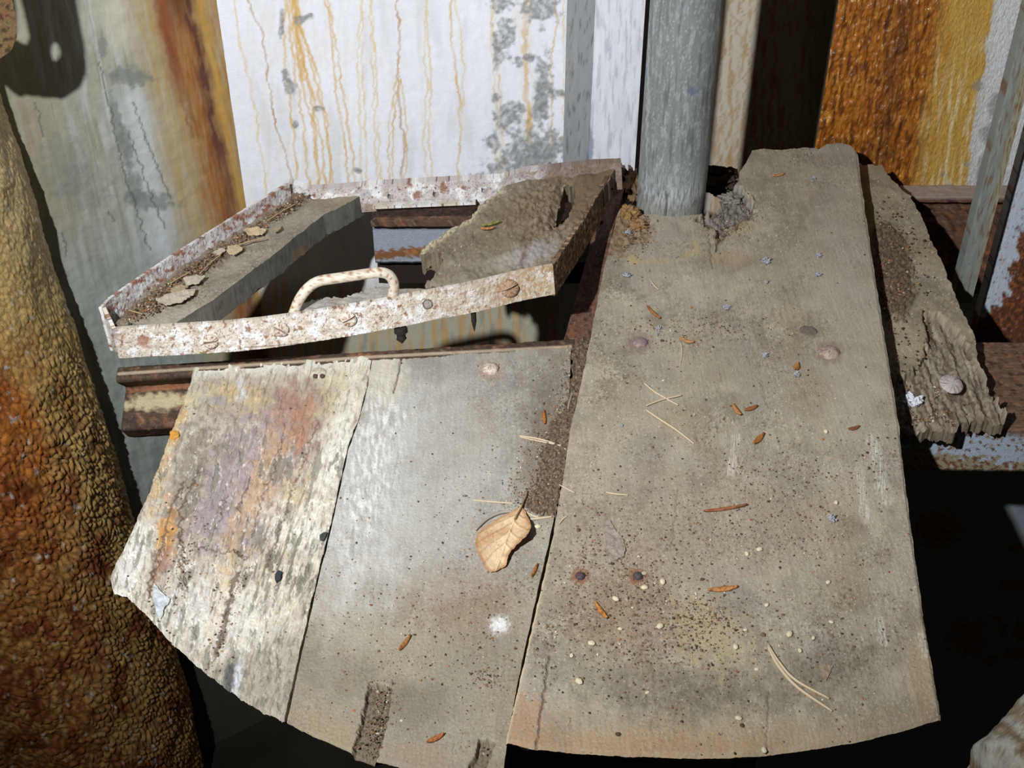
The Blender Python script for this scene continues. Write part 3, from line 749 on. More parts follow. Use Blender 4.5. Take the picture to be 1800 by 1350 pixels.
dome('bolt', 1121, 1013, .0005, .0045, .003, (C(60, 62, 76), C(96, 66, 48)), t_main, 4)
dome('plug', 1421, 582, .0004, .010, .0008, (C(118, 110, 98), C(104, 96, 84)), t_main, 5)

# ================================================================ THE TWO LOWER BOARDS
SEAM = [(655, 626), (646, 680), (630, 740), (612, 790), (592, 880), (574, 960), (560, 1010), (544, 1080), (524, 1170), (502, 1270)]
Zb = lambda a, b: PZ(a, b, ZB)
g_left = [(p[0]+.4+(p[1]-626)*.003, p[1]) for p in SEAM]
g_right = [(1004, 609), (1001, 680), (996, 760), (990, 830), (970, 930), (945, 1040), (918, 1160), (893, 1290), (884, 1370)]
g_top = [(657, 626), (760, 621), (860, 616), (940, 612), (1004, 609)]
g_bot = [(506, 1274), (560, 1299), (620, 1324), (660, 1338), (720, 1352), (800, 1364), (884, 1370)]
SLOT1 = [(650, 1200), (688, 1208), (682, 1260), (664, 1330), (655, 1345), (616, 1335), (635, 1270)]
SLOT2 = [(842, 1298), (872, 1302), (858, 1340), (846, 1366), (806, 1366), (836, 1330)]
GCR = [[(706, 627), (702, 650), (692, 690)], [(690, 790), (640, 960)], [(560, 1010), (540, 1100), (505, 1260)]]
def h_grey(W, px, py):
    x, y = W[:, 0], W[:, 1]
    h = .0011*fbm(x*16, y*9, 4, 21)+.00025*fbm(x*240, y*9, 3, 22)+.0004*fbm(x*400, y*400, 2, 23)
    wv = blob(px, py, 655, 830, 45, 170, 14, .6, .5, 24, 30.)
    h = h + .0014*wv*fbm(px/10, py/22, 4, 25)
    h = h - .007*softpoly(px, py, SLOT1, 2.5, 4, 9) - .007*softpoly(px, py, SLOT2, 2.5, 5, 9)
    for k, p in enumerate(GCR[:1]): h = h - .002*line(px, py, p, 1, 2, 2, seed=k)
    h = h - .003*(1-sm(pline_dist(px, py, g_bot), 0, 6))
    return h
def col_grey(W, px, py):
    c = woodcol(W, px, py, 31, ang=-15, base=C(156, 151, 138))
    # whitish bloom on the upper half, next to the seam
    wb = blob(px, py, 640, 860, 90, 260, 14, .7, .5, 32, 60.)
    c = mix(c, C(202, 202, 200), wb*(.55+.45*fbm(px/12, py/30, 4, 33)))
    c = mix(c, C(186, 186, 182), blob(px, py, 760, 820, 170, 190, 0, .7, .4, 34, 60.)*.45)
    c = mix(c, C(226, 226, 222), blob(px, py, 655, 790, 40, 140, 12, .6, .6, 35, 20.)*sm(fbm(px/7, py/22, 4, 36), -.1, .3)*.7)
    c = mix(c, C(206, 200, 180), blob(px, py, 680, 660, 34, 50, 10, .5, .4, 37, 20.)*.7)
    c = mix(c, C(128, 126, 118), blob(px, py, 740, 640, 40, 24, 20, .6, .6, 38, 20.)*.5)
    c = mix(c, C(118, 112, 104), blob(px, py, 960, 720, 30, 90, 10, .6, .6, 39, 20.)*.5)
    c = mix(c, C(112, 98, 82), blob(px, py, 955, 800, 40, 90, 12, .6, .7, 40, 18.)*.6)
    lo = sm(py+40*fbm(px/80, py/60, 3, 42), 960, 1150)
    c = mix(c, C(150, 138, 114), lo*.5)
    for k, (cx, cy, rx, ry, s) in enumerate([(600, 1190, 60, 40, .4), (740, 1240, 60, 40, .5), (850, 1150, 60, 60, .3), (540, 1140, 26, 50, .4)]):
        c = mix(c, C(112, 106, 94), blob(px, py, cx, cy, rx, ry, 0, .7, .6, 43+k, 30.)*s)
    c = mix(c, C(166, 146, 118), blob(px, py, 590, 1290, 80, 22, 24, .5, .4, 47, 30.)*.6)
    c = mix(c, C(166, 140, 112), blob(px, py, 740, 1330, 50, 20, 8, .5, .4, 48, 30.)*.5)
    c = mix(c, C(140, 104, 78), blob(px, py, 820, 1060, 90, 50, 0, .8, .9, 49, 16.)*.3)
    s1 = softpoly(px, py, SLOT1, 2.5, 4, 9)+softpoly(px, py, SLOT2, 2.5, 5, 9)
    c = mix(c, C(112, 102, 84), s1*.8); c = mix(c, C(84, 68, 52), s1*sm(fbm(px/5, py/8, 4, 50), .0, .35)*.8)
    c = mix(c, C(238, 238, 240), blob(px, py, 878, 1099, 14, 13, -20, .8, .7, 51, 6.)*.8)
    c = mix(c, C(200, 196, 180), blob(px, py, 862, 648, 26, 22, 0, .6, .5, 52, 12.)*.4)
    c = mix(c, C(150, 96, 66), blob(px, py, 862, 650, 24, 20, 0, .3, .6, 53, 6.)*.3)
    c = mix(c, C(64, 54, 46), line(px, py, GCR[0], .8, 1.1, 2)*.8)
    c = mix(c, C(190, 150, 110), (1-sm(pline_dist(px, py, g_top), .5, 3))*.6)
    return c
t_grey = thing('platform_plank', PZ(760, 950, -.03), 'grey weathered board with the dry leaf on it, left of the widest plank', 'plank')
o = sheet('plank_board', coons(g_top, g_bot, g_left, g_right, 480, 290, Zb, 1.0, 15), M['wood'], col_grey, thick=.026, hfn=h_grey, levels=3, sidecol=darkwood, shear=lambda V: (1-sm(V[:, 1], -.43, -.28))[:, None]*np.array([.004, .021, 0]))
adopt(o, t_grey)
dome('rivet', 862, 648, ZB+.0005, .0095, .004, (C(212, 204, 192), C(168, 126, 100)), t_grey, 7)

p_left = [(341, 647), (333, 680), (318, 720), (300, 765), (283, 815), (262, 870), (240, 920), (222, 960), (206, 992), (194, 1018)]
p_right = [(p[0]-.6-(p[1]-626)*.002, p[1]) for p in SEAM]
p_top = [(341, 647), (420, 641), (500, 636), (580, 631), (653.5, 626)]
p_bot = [(194, 1018), (200, 1042), (214, 1046), (225, 1050), (262, 1085), (302, 1130), (345, 1170), (400, 1212), (450, 1245), (499.5, 1270)]
def peel(px, py):
    q = px + (py-640)*.26
    return fbm(q/17, py/66, 5, 101, .55)
def h_peel(W, px, py):
    q = px + (py-640)*.26
    pk = peel(px, py); msk = sm(py, 690, 780)
    lay = sm(pk, -.26, -.19) + .4*sm(fbm(q/16+5, py/50, 4, 107), .15, .2)
    h = .0013*fbm(px/26, py/34, 4, 102) + .0013*lay*msk + .0004*fbm(q/5, py/40, 4, 103)*msk + .0012*sm(fbm(q/16, py/44, 4, 111), .12, .16)
    h = h - .003*line(px, py, [(322, 950), (322, 1010), (330, 1050)], 2, 4, 8)
    return h - .003*(1-sm(pline_dist(px, py, p_bot), 0, 6))
def col_peel(W, px, py):
    q = px + (py-640)*.26                       # constant along the grain
    c = np.tile(C(200, 194, 176), (len(W), 1))
    c = c*(1+.10*fbm(q/14, py/60, 4, 1))[:, None]*(1+.06*fbm(px/4, py/5, 3, 2))[:, None]
    c = mix(c, C(168, 156, 146), sm(fbm(q/30, py/60, 4, 120), -.15, .35)*sm(py, 690, 760)*.6)
    # brown upper field with a cream rim, then violet and rose films, ochre patches
    c = mix(c, C(158, 140, 112), blob(px, py, 500, 705, 100, 30, -5, .7, .4, 3, 40.)*.8)
    c = mix(c, C(164, 144, 116), blob(px, py, 400, 700, 60, 36, 0, .6, .5, 33, 30.)*.5)
    for k, (cx, cy, rx, ry, an, rgb, s) in enumerate([
        (420, 860, 120, 190, 16, C(172, 158, 144), .7),
        (515, 760, 50, 85, 16, C(160, 132, 122), .8), (532, 745, 16, 50, 16, C(176, 126, 96), .6), (505, 715, 20, 30, 16, C(170, 124, 108), .5), (430, 820, 60, 80, 16, C(164, 150, 154), .75),
        (400, 905, 60, 70, 16, C(162, 146, 150), .8), (440, 930, 20, 60, 20, C(158, 142, 154), .6), (470, 820, 24, 70, 20, C(190, 156, 116), .6), (425, 930, 24, 60, 22, C(192, 162, 122), .6), (372, 900, 22, 60, 14, C(146, 138, 138), .6),
        (400, 690, 26, 16, 0, C(200, 178, 130), .7), (440, 700, 30, 18, -10, C(200, 178, 134), .6), (345, 700, 26, 18, 0, C(206, 194, 154), .5), (380, 705, 28, 8, 10, C(150, 152, 158), .6), (425, 690, 9, 18, 0, C(206, 208, 214), .7),
        (294, 945, 15, 58, 12, C(196, 146, 84), .95), (290, 915, 10, 30, 12, C(200, 150, 86), .8), (286, 990, 16, 30, 12, C(150, 108, 88), .75), (305, 760, 12, 46, 22, C(204, 172, 118), .75), (278, 850, 12, 56, 20, C(200, 170, 120), .65),
        (480, 890, 50, 40, 18, C(186, 160, 132), .6), (530, 900, 36, 70, 18, C(206, 194, 156), .5), (600, 700, 30, 60, 16, C(206, 196, 156), .5),
        (390, 1040, 13, 60, 16, C(196, 162, 96), .75), (372, 1100, 9, 34, 16, C(204, 168, 92), .5), (430, 1060, 70, 70, 10, C(202, 190, 156), .45), (335, 830, 24, 90, 18, C(124, 116, 102), .6), (395, 800, 20, 40, 16, C(130, 122, 110), .5), (335, 880, 14, 50, 14, C(116, 108, 98), .5)]):
        c = mix(c, rgb, blob(px, py, cx, cy, rx, ry, an, .45, 1.1, 130+k, 20.0)*s)
    c = mix(c, C(222, 220, 210), (1-sm(pline_dist(px, py, p_top), 6, 26))*.7)
    c = mix(c, C(224, 222, 214), blob(px, py, 232, 990, 24, 70, 22, .5, .4, 160, 14.)*.85)
    c = mix(c, C(226, 224, 214), blob(px, py, 590, 790, 22, 120, 16, .6, .6, 161, 16.)*.7)
    c = mix(c, C(228, 226, 218), blob(px, py, 520, 930, 60, 40, 18, .6, .8, 162, 12.)*.6)
    c = mix(c, C(224, 224, 222), blob(px, py, 390, 1080, 100, 70, 14, .6, .8, 163, 14.)*.5)
    # bare grey timber where the film has gone, in slanting lens shapes
    pk = peel(px, py)
    bare = (1-sm(pk, -.32, -.24))*sm(py, 720, 800)
    c = mix(c, C(132, 130, 118), bare*.75)
    zb = blob(px, py, 500, 985, 85, 75, 14, .5, .5, 164, 26.)
    ln = 1-sm(fbm(q/10, py/42, 4, 166), -.12, -.04)
    c = mix(c, C(122, 119, 106), zb*ln*.9)
    rim = np.exp(-((pk+.22)/.03)**2)*sm(py, 720, 800)
    c = mix(c, C(232, 230, 222), rim*.6)
    # grey lower end, soot at the front
    lo = sm(py + .35*(px-400)+30*fbm(px/50, py/50, 3, 167), 1120, 1200)
    c = mix(c, C(160, 154, 138), lo*.75)
    c = mix(c, C(120, 116, 106), lo*sm(fbm(q/12, py/30, 4, 168), .0, .4)*.6)
    c = mix(c, C(70, 74, 78), blob(px, py, 404, 1195, 12, 30, 8, .5, .5, 169, 9.)*.8)
    c = mix(c, C(214, 220, 228), blob(px, py, 418, 1195, 7, 34, 10, .6, .5, 170, 9.)*.7)
    # dirt in cracks
    for k, (p, w) in enumerate([([(416, 1010), (400, 1080), (378, 1160)], 3.5), ([(322, 850), (300, 900), (262, 1050)], 1.6), ([(440, 840), (420, 900)], 1), ([(350, 830), (318, 900), (322, 1000), (330, 1040)], 1.6),
                               ([(500, 770), (440, 950)], .8), ([(560, 740), (520, 850), (470, 1000)], .8), ([(270, 1000), (262, 1052)], 2), ([(400, 870), (382, 930)], .8), ([(340, 960), (395, 975), (415, 970), (435, 985)], 1.0)]):
        c = mix(c, C(88, 66, 48), line(px, py, p, w, 2, 8, 10, seed=180+k)*.75)
    c = mix(c, C(86, 68, 54), sm(fbm(px/3, py/3, 3, 195), .42, .55)*.55)
    c = mix(c, C(96, 80, 64), (1-sm(pline_dist(px, py, SEAM), 1, 4))*.5*sm(fbm(px/5, py/8, 3, 196), -.2, .2))
    c = mix(c, C(110, 92, 84), line(px, py, p_left[3:], 3, 4, 4)*.5*sm(fbm(px/6, py/10, 3, 197), -.1, .2))
    return c
def col_peel2(W, px, py):
    c = col_peel(W, px, py); q = px + (py-640)*.26
    c = c*(1+.14*fbm(px/9, py/12, 5, 261))[:, None]*(1+.10*fbm(q/3.5, py/30, 4, 262))[:, None]
    return mix(c, C(120, 104, 88), sm(fbm(q/7, py/26, 5, 263), .22, .4)*.45)
t_peel = thing('platform_plank', PZ(400, 900, -.03), 'leftmost board with peeling cream, ochre and violet paint film', 'plank')
o = sheet('plank_board', coons(p_top, p_bot, p_left, p_right, 430, 300, Zb, 2.0, 25), M['paint'], col_peel2, thick=.026, hfn=h_peel, levels=3, sidecol=darkwood, shear=lambda V: (1-sm(V[:, 1]*.7+.71*V[:, 0], -.42, -.28))[:, None]*np.array([.012, .017, 0]))
adopt(o, t_peel)
dome('rivet', 560, 655, ZB+.0005, .0085, .002, (C(206, 200, 184), C(172, 156, 134)), t_peel, 8)
dome('bolt', 554, 660, ZB+.003, .0025, .0012, (C(90, 70, 62), C(80, 64, 60)), t_peel, 9)
dome('bolt', 566, 660, ZB+.003, .0025, .0012, (C(90, 70, 62), C(80, 64, 60)), t_peel, 10)

# ================================================================ RIGHT SECOND PLANK, rotten
ZR = -.037
r_poly = [(1495, 284), (1515, 288), (1552, 291), (1560, 306), (1577, 325), (1600, 346), (1622, 384), (1638, 425), (1656, 462), (1690, 545), (1714, 592), (1718, 630), (1738, 672), (1757, 704), (1772, 726), (1764, 735), (1720, 728), (1690, 732), (1682, 748), (1640, 740), (1600, 750), (1568, 730), (1548, 600), (1512, 400)]
r_erode = [(1558, 668), (1580, 664), (1606, 650), (1626, 625), (1633, 592), (1622, 545), (1660, 556), (1690, 590), (1716, 640), (1745, 680), (1790, 770), (1560, 800)]
r_soil = [(1538, 396), (1562, 392), (1590, 420), (1600, 470), (1606, 520), (1590, 566), (1560, 560), (1546, 540)]
def h_right(W, px, py):
    q = px - (py-500)*.42
    h = .0012*fbm(px/30, py/40, 4, 1) + .0006*fbm(px/5, py/7, 4, 2)
    e = softpoly(px, py, r_erode, 3, 7, 12)
    h = h - .009*e + e*(.004*fbm(q/12, py/60, 5, 3)+.003*fbm(px/8, py/8, 4, 5)) - e*.003*sm(py, 690, 760)
    s = softpoly(px, py, r_soil, 8, 10, 12)
    return h + s*(.004+.003*fbm(px/6, py/6, 4, 7))
def col_right(W, px, py):
    c = woodcol(W, px, py, 51, ang=24, base=C(152, 142, 120))
    e = softpoly(px, py, r_erode, 3, 7, 12); q = px - (py-500)*.42
    c = mix(c, C(134, 124, 108), e*.8)
    c = mix(c, C(92, 76, 64), e*sm(fbm(q/8, py/50, 4, 5), -.05, .3)*.85)
    c = mix(c, C(178, 168, 150), e*sm(fbm(q/6, py/60, 4, 6), .2, .4)*.6)
    s = softpoly(px, py, r_soil, 8, 10, 12)
    c = mix(c, C(98, 82, 68), s*.9); c = mix(c, C(140, 120, 100), s*sm(fbm(px/3, py/3, 3, 8), .1, .4)*.8); c = mix(c, C(64, 50, 42), s*sm(fbm(px/4, py/4, 3, 9), .1, .4)*.8)
    c = mix(c, C(112, 98, 84), sm(py, 700, 750)*sm(fbm(px/7, py/7, 4, 10), -.1, .2)*.7)
    c = mix(c, C(170, 156, 128), blob(px, py, 1600, 600, 30, 30, 0, .5, .3, 11)*.3)
    return c
G = bboxgrid(r_poly, lambda a, b: PZ(a, b, ZR), 1.7)
t_right = thing('platform_plank', PZ(1640, 600, ZR-.03), 'rotten split plank to the right of the widest plank, with nail disc', 'plank')
o = sheet('plank_board', G, M['rot'], col_right, thick=.014, keep=polykeep(G, r_poly, 4, 11, 3), hfn=h_right, levels=3, sidecol=darkwood, smoothb=2, ragged=.15)
adopt(o, t_right)
# nail with a lifted disc head
nc = PZ(1672, 676, ZR+.004)
me = lathe_mesh('nail', [(.0022, -.016), (.0022, -.001), (.0125, -.0006), (.0135, .0006), (.0125, .0018), (.006, .0026), (.0001, .0028)], M['rust'],
    lambda V: mix(np.tile(C(188, 182, 178), (len(V), 1)), C(150, 124, 112), sm(fbm(V[:, 0]*500, V[:, 1]*500, 4, 3), .0, .3)), nc, (.12, -.25, 1), 32, .035, 5)
link('nail', me, t_right)

# splinter layer lifted at the right edge of the rotten plank
# ================================================================ HATCH LID
A_ = np.array([[1, -.45, .06], [1, .05, .15], [1, .13, .43]]); la, lb, lc = np.linalg.solve(A_, np.array([.052, .078, .040]))
LN = np.array([-lb, -lc, 1.0]); LNn = LN/np.linalg.norm(LN)
def PL(px, py, off=0.0): return onplane(px, py, LN, la+off)
lid = thing('hatch_lid', PL(640, 460, -.03), 'raised skewed hatch lid with rusty white steel frame and two rotten boards', 'hatch lid')
WHT = C(206, 198, 184)
def railcol(seed, paint=C(204, 196, 182), amt=-.1, rust=C(138, 96, 62), s=1.0, furry=False):
    def f(W, px, py):
        c = np.tile(paint, (len(W), 1))
        c = mix(c, C(228, 228, 230), sm(fbm(px/34*s, py/26*s, 4, seed), -.05, .25)*.85)
        c = mix(c, C(170, 152, 130), sm(fbm(px/16*s, py/14*s, 4, seed+1), .0, .4)*.5)
        c = mix(c, rust, sm(fbm(px/13*s, py/13*s, 5, seed+2, .6), amt+.27, amt+.36)*.85)
        c = mix(c, C(92, 56, 40), sm(fbm(px/4*s, py/4*s, 4, seed+3), .36, .46)*.8)
        return c*(1+.07*fbm(px/4, py/4, 3, seed+4))[:, None]
    return f
def rail(name, toppx, off_top, height, colfn, nrm, thick=.004, n=36, m=400, parent=lid, hf=None, down=None, mat='rust', ragged=.0, jb=0):
    """a strip whose upper edge follows pixels on the lid plane and which drops along the lid's normal"""
    T = resample(toppx, m); P0 = PL(T[:, 0], T[:, 1], off_top)
    dn = -LNn if down is None else np.asarray(down, float)
    hh = np.full(m, height) + (jb*fbm(np.arange(m)*.08, np.zeros(m), 4, 7) if jb else 0)
    v = np.linspace(0, 1, n)[:, None, None]
    G = P0[None] + v*dn*hh[None, :, None]
    return sheet(name, G, M[mat], colfn, nrm=nrm, thick=thick, levels=1, hfn=hf or (lambda W, px, py: .0009*fbm(px/9, py/9, 4, 4)+.0005*fbm(px/3, py/3, 3, 5)), parent=None)
def into(o, parent):
    """parent keeping the world place (parents here are only moved, never turned)"""
    off = Vector((0, 0, 0)); p = parent
    while p is not None: off = off + p.location; p = p.parent
    o.parent = parent; o.location = -off; return o
FT = [(196, 578), (300, 572), (400, 566), (460, 560), (560, 546), (650, 531), (740, 514), (830, 497), (905, 479), (950, 470), (972, 466)]
fl = PL(196, 578); fr_ = PL(972, 466)
fd = fr_-fl; fn_ = np.cross(fd, LNn); fn_ /= np.linalg.norm(fn_);  fn_ = fn_ if fn_[1] < 0 else -fn_
fc = railcol(401, amt=.02)
def frontcol(W, px, py):
    c = fc(W, px, py)
    c = mix(c, C(182, 142, 88), sm(px, 830, 900)*sm(fbm(px/9, py/9, 4, 411), -.2, .3)*.7)
    c = mix(c, C(170, 150, 126), sm(px, 690, 800)*.35)
    c = mix(c, C(150, 92, 54), blob(px, py, 252, 599, 11, 11, 0, .4, .3, 412, 8.)*.8)
    c = mix(c, C(110, 72, 52), (1-sm(px, 196, 214))*.7)
    for hx, hy in ((752, 535),):
        c = mix(c, C(150, 146, 140), blob(px, py, hx, hy, 8, 8, 0, .2, .05, 413)*.9)
        c = mix(c, C(92, 80, 70), (np.abs(np.hypot(px-hx, py-hy)-8) < 1.2)*1.0)
    c = mix(c, C(96, 70, 54), line(px, py, [(430, 611), (560, 602), (640, 590), (700, 578), (790, 556)], .8, .8, 1)*.7)
    return c
fr_o = into(rail('front_rail', FT, .0025, .035, frontcol, fn_, .005, 40, 560), lid)
# left rail: its upper edge stands above the boards
LTp = [(179, 541), (196, 523), (240, 492), (300, 452), (360, 414), (420, 376), (470, 345), (508, 321)]
ll = PL(179, 541, .018); lb_ = PL(508, 321, .018); dl = lb_-ll; ln_ = np.cross(dl, LNn); ln_ /= np.linalg.norm(ln_); ln_ = ln_ if ln_[0] > 0 else -ln_
lcf = railcol(431, paint=C(216, 212, 212), amt=-.12, rust=C(156, 92, 58), s=.8)
into(rail('side_rail', LTp, .018, .052, lcf, ln_, .004, 36, 330), lid)
# short corner piece between the left and front rails
cT = [PL(179, 541, .018), PL(197, 578, .0025)]
Gc = quadgrid([cT[0], cT[1], cT[1]-LNn*.035, cT[0]-LNn*.045], 30, 30)
cn = np.cross(cT[1]-cT[0], LNn); cn /= np.linalg.norm(cn); cn = cn if cn[1] < 0 else -cn
into(sheet('corner_plate', Gc, M['rust'], railcol(441, amt=-.15), nrm=cn, thick=.004, levels=1), lid)
# back rail with punched holes
BT = [(508, 321), (545, 333), (600, 330), (650, 325), (720, 321), (800, 317), (880, 313), (925, 300), (985, 294), (1040, 288), (1092, 286)]
hol = [(686, 345, 5.6), (766, 341, 5.6), (852, 334, 6.2)]
def backcol(W, px, py):
    c = railcol(451, paint=C(188, 182, 180), amt=.15)(W, px, py)
    for cx, cy, r in ((733, 343, 8), (780, 330, 9), (815, 330, 4), (720, 324, 5)): c = mix(c, C(128, 78, 48), blob(px, py, cx, cy, r, r, 0, .5, .7, 452, 6.)*.85)
    c = mix(c, C(104, 78, 58), sm(px, 900, 985)*.8)
    c = mix(c, C(126, 88, 60), sm(py, 350, 362)*.5)
    return c
T = resample(BT, 620); P0 = PL(T[:, 0], T[:, 1], .012)
v = np.linspace(0, 1, 44)[:, None, None]; Gb = P0[None] + v*(-LNn*.036)
bn = np.array([0, -1, 0.0])
kp = np.ones((43, 619), bool); cen = (Gb[:-1, :-1]+Gb[1:, 1:])/2; hx, hy = proj(cen)
for cx, cy, r in hol: kp &= np.hypot(hx-cx, hy-cy) > r
into(sheet('back_rail', Gb, M['rust'], backcol, nrm=bn, thick=.012, levels=1, keep=kp, hfn=lambda W, px, py: .0008*fbm(px/9, py/9, 4, 4)), lid)
# white edged lip under the back rail and the inner ledge
into(sheet('back_lip', quadgrid([PL(655, 356, -.012), PL(836, 349, -.012), PL(836, 356, -.012), PL(655, 364, -.012)], 8, 120), M['rust'], railcol(461, amt=.2), nrm=LNn, thick=.003, levels=1), lid)
# right rail, brown and matted with rust
RT_ = [(972, 466), (985, 448), (1010, 410), (1035, 372), (1060, 328), (1078, 298), (1092, 286)]
r0 = PL(972, 466); r1 = PL(1092, 286); rn = np.cross(r1-r0, LNn); rn /= np.linalg.norm(rn); rn = rn if rn[0] > 0 else -rn
def furcol(W, px, py):
    a = fbm((px+py*.2)/2.6, (py-px*.9)/13, 4, 471)
    c = np.tile(C(116, 86, 62), (len(W), 1)); c = mix(c, C(182, 158, 130), sm(a, .05, .4)*.8); c = mix(c, C(66, 44, 32), sm(-a, .05, .4)*.8)
    c = mix(c, C(92, 62, 44), sm(px, 1030, 1080)*.6)
    return mix(c, C(150, 128, 108), (1-sm(px, 972, 990))*.5)
into(rail('side_rail', RT_, .002, .037, furcol, rn, .005, 40, 260, hf=lambda W, px, py: .0016*fbm((px+py*.2)/3, (py-px*.9)/13, 4, 471)), lid)

def on_rail(px, py, off):
    q = np.array(FT, float); ty = float(np.interp(px, q[:, 0], q[:, 1])); p = PL(px, ty, .0025)
    return onplane(float(px), float(py), fn_, float(fn_@p)+off)
def screw(px, py, r, ang, parent, rgb, drop=.0, seed=0):
    """slotted pan head on the front rail: two halves with the slot between"""
    c0 = on_rail(px, py, .0012)
    u = fd/np.linalg.norm(fd); w = np.cross(fn_, u)
    a0 = math.radians(ang); V = []; Q = []; T3 = []
    for s in (0, 1):
        base = len(V); aa = np.linspace(a0+s*math.pi+.16, a0+s*math.pi+math.pi-.16, 18)
        rings = [(1, -.002), (1, .0016), (.8, .0028), (.35, .0034)]
        for rr, hh in rings:
            for k, a in enumerate(aa):
                x = rr*math.cos(a); y = rr*math.sin(a)
                # keep the flat slot edge straight
                e = np.array([-math.sin(a0), math.cos(a0)])*(1 if s == 0 else -1); dd = x*e[0]+y*e[1]
                if dd < .15: x += e[0]*(.15-dd); y += e[1]*(.15-dd)
                V.append(c0+r*(x*u+y*w)+fn_*hh)
        n_ = 18
        for i in range(3):
            for k in range(n_-1): Q.append([base+i*n_+k, base+i*n_+k+1, base+(i+1)*n_+k+1, base+(i+1)*n_+k])
            Q.append([base+i*n_+n_-1, base+i*n_, base+(i+1)*n_, base+(i+1)*n_+n_-1])
        top = list(range(base+3*n_, base+4*n_))
        for k in range(1, n_-1): T3.append([top[0], top[k], top[k+1]])
    V = np.array(V); c = mix(np.tile(rgb, (len(V), 1)), C(140, 96, 66), sm(fbm(V[:, 0]*500, V[:, 2]*500, 3, seed), .0, .3))
    me = make_mesh('screw', V, np.array(Q), c, M['rust'], smooth=False, tris=np.array(T3))
    return into(link('screw', me), parent)
screw(370, 600, .0078, -2, fr_o, C(214, 204, 190), seed=1)
screw(494, 579, .0078, -38, fr_o, C(212, 202, 186), seed=2)
screw(613, 561, .0080, 22, fr_o, C(222, 214, 200), seed=3)
screw(895, 507, .0100, 18, fr_o, C(170, 146, 124), seed=4)
# dangling black scraps under the front rail
def scrap(pts, r, name='hanging_scrap'):
    P = np.array([on_rail(a, b, -.006) for a, b in pts])
    me = tube_mesh(name, resample(P, 14), r, M['rust'], C(36, 30, 26), 7)
    return into(link(name, me), lid)
scrap([(704, 576), (705, 590), (707, 603)], np.r_[np.full(5, .0075), np.full(4, .005), np.linspace(.006, .001, 5)])
scrap([(832, 548), (833, 565), (834, 582)], np.r_[np.full(6, .003), np.linspace(.003, .0005, 8)])

# left board of the lid
lt = [(506, 346), (520, 336), (560, 331), (600, 328), (632, 327), (646, 334)]
lr = [(646, 334), (628, 345), (600, 358), (569, 378), (530, 408), (474, 453), (420, 493), (368, 532), (303, 570)]
lr = lr[:1]+[(620, 352), (590, 368)]+lr[3:]
lL = [(506, 346), (440, 388), (380, 428), (310, 476), (250, 520), (200, 572)]
lB = [(200, 572), (250, 571), (303, 570)]
LSOIL = [(210, 566), (260, 520), (330, 470), (400, 425), (460, 385), (530, 338), (560, 338), (530, 362), (480, 392), (440, 425), (380, 470), (330, 505), (280, 545), (230, 570)]
def col_lidleft(W, px, py):
    c = woodcol(W, px, py, 61, ang=-35, base=C(146, 140, 126))
    s = softpoly(px, py, LSOIL, 8, 12, 14)
    c = mix(c, C(112, 92, 74), s*.8); c = mix(c, C(76, 58, 46), s*sm(fbm(px/4, py/4, 4, 62), .0, .3)*.8); c = mix(c, C(170, 148, 118), s*sm(fbm(px/3, py/3, 3, 63), .25, .4)*.8)
    c = mix(c, C(176, 168, 156), blob(px, py, 300, 560, 60, 16, -15, .6, .5, 64, 20.)*.5)
    return c
def side_lid(W, px, py):
    c = np.tile(C(110, 108, 100), (len(W), 1)); c = c*(1+.2*fbm((px+py)/30, (py*.8+px*.6)/9, 4, 65))[:, None]
    c = mix(c, C(136, 116, 86), blob(px, py, 530, 446, 18, 10, -35, .5, .5, 66, 9.)*.7)
    return mix(c, C(78, 76, 70), sm(fbm(px/20, py/14, 4, 67), .1, .5)*.5)
o = sheet('lid_board', coons(lt, lB, lL, lr, 300, 110, lambda a, b: PL(a, b, -.001), .45, 35), M['wood'], col_lidleft, nrm=LNn, thick=.027, levels=6, sidecol=side_lid, ragged=.10,
          hfn=lambda W, px, py: .0016*fbm(px/24, py/24, 4, 1)+.0005*fbm(px/4, py/4, 3, 2)+softpoly(px, py, LSOIL, 8, 12, 14)*(.003+.003*fbm(px/6, py/6, 4, 3)))
into(o, lid)
# right board of the lid, rotten with a hole
rpoly = [(745, 506), (766, 480), (780, 459), (776, 448), (738, 446), (747, 434), (790, 404), (828, 382), (852, 352), (880, 333), (900, 316), (928, 297), (968, 287), (990, 296), (1004, 304), (1012, 300), (1030, 292), (1076, 285), (1086, 296), (1060, 335), (1010, 410), (974, 464), (900, 480), (820, 500)]
rhole = [(991, 322), (1008, 318), (1012, 332), (1008, 352), (1000, 372), (985, 388), (974, 393), (978, 376), (984, 352)]
def h_lr(W, px, py):
    h = .0022*fbm(px/26, py/22, 4, 1)+.0012*fbm(px/7, py/7, 4, 2)
    hd = pline_dist(px, py, rhole+rhole[:1])
    br = blob(px, py, 965, 370, 60, 60, -30, .6, .5, 3, 20.)
    return h + br*.004*fbm(px/10, py/8, 5, 4) - .006*(1-sm(hd, 0, 14)) + .003*(1-sm(pline_dist(px, py, [(1010, 400), (1060, 330), (1080, 296)]), 4, 22))
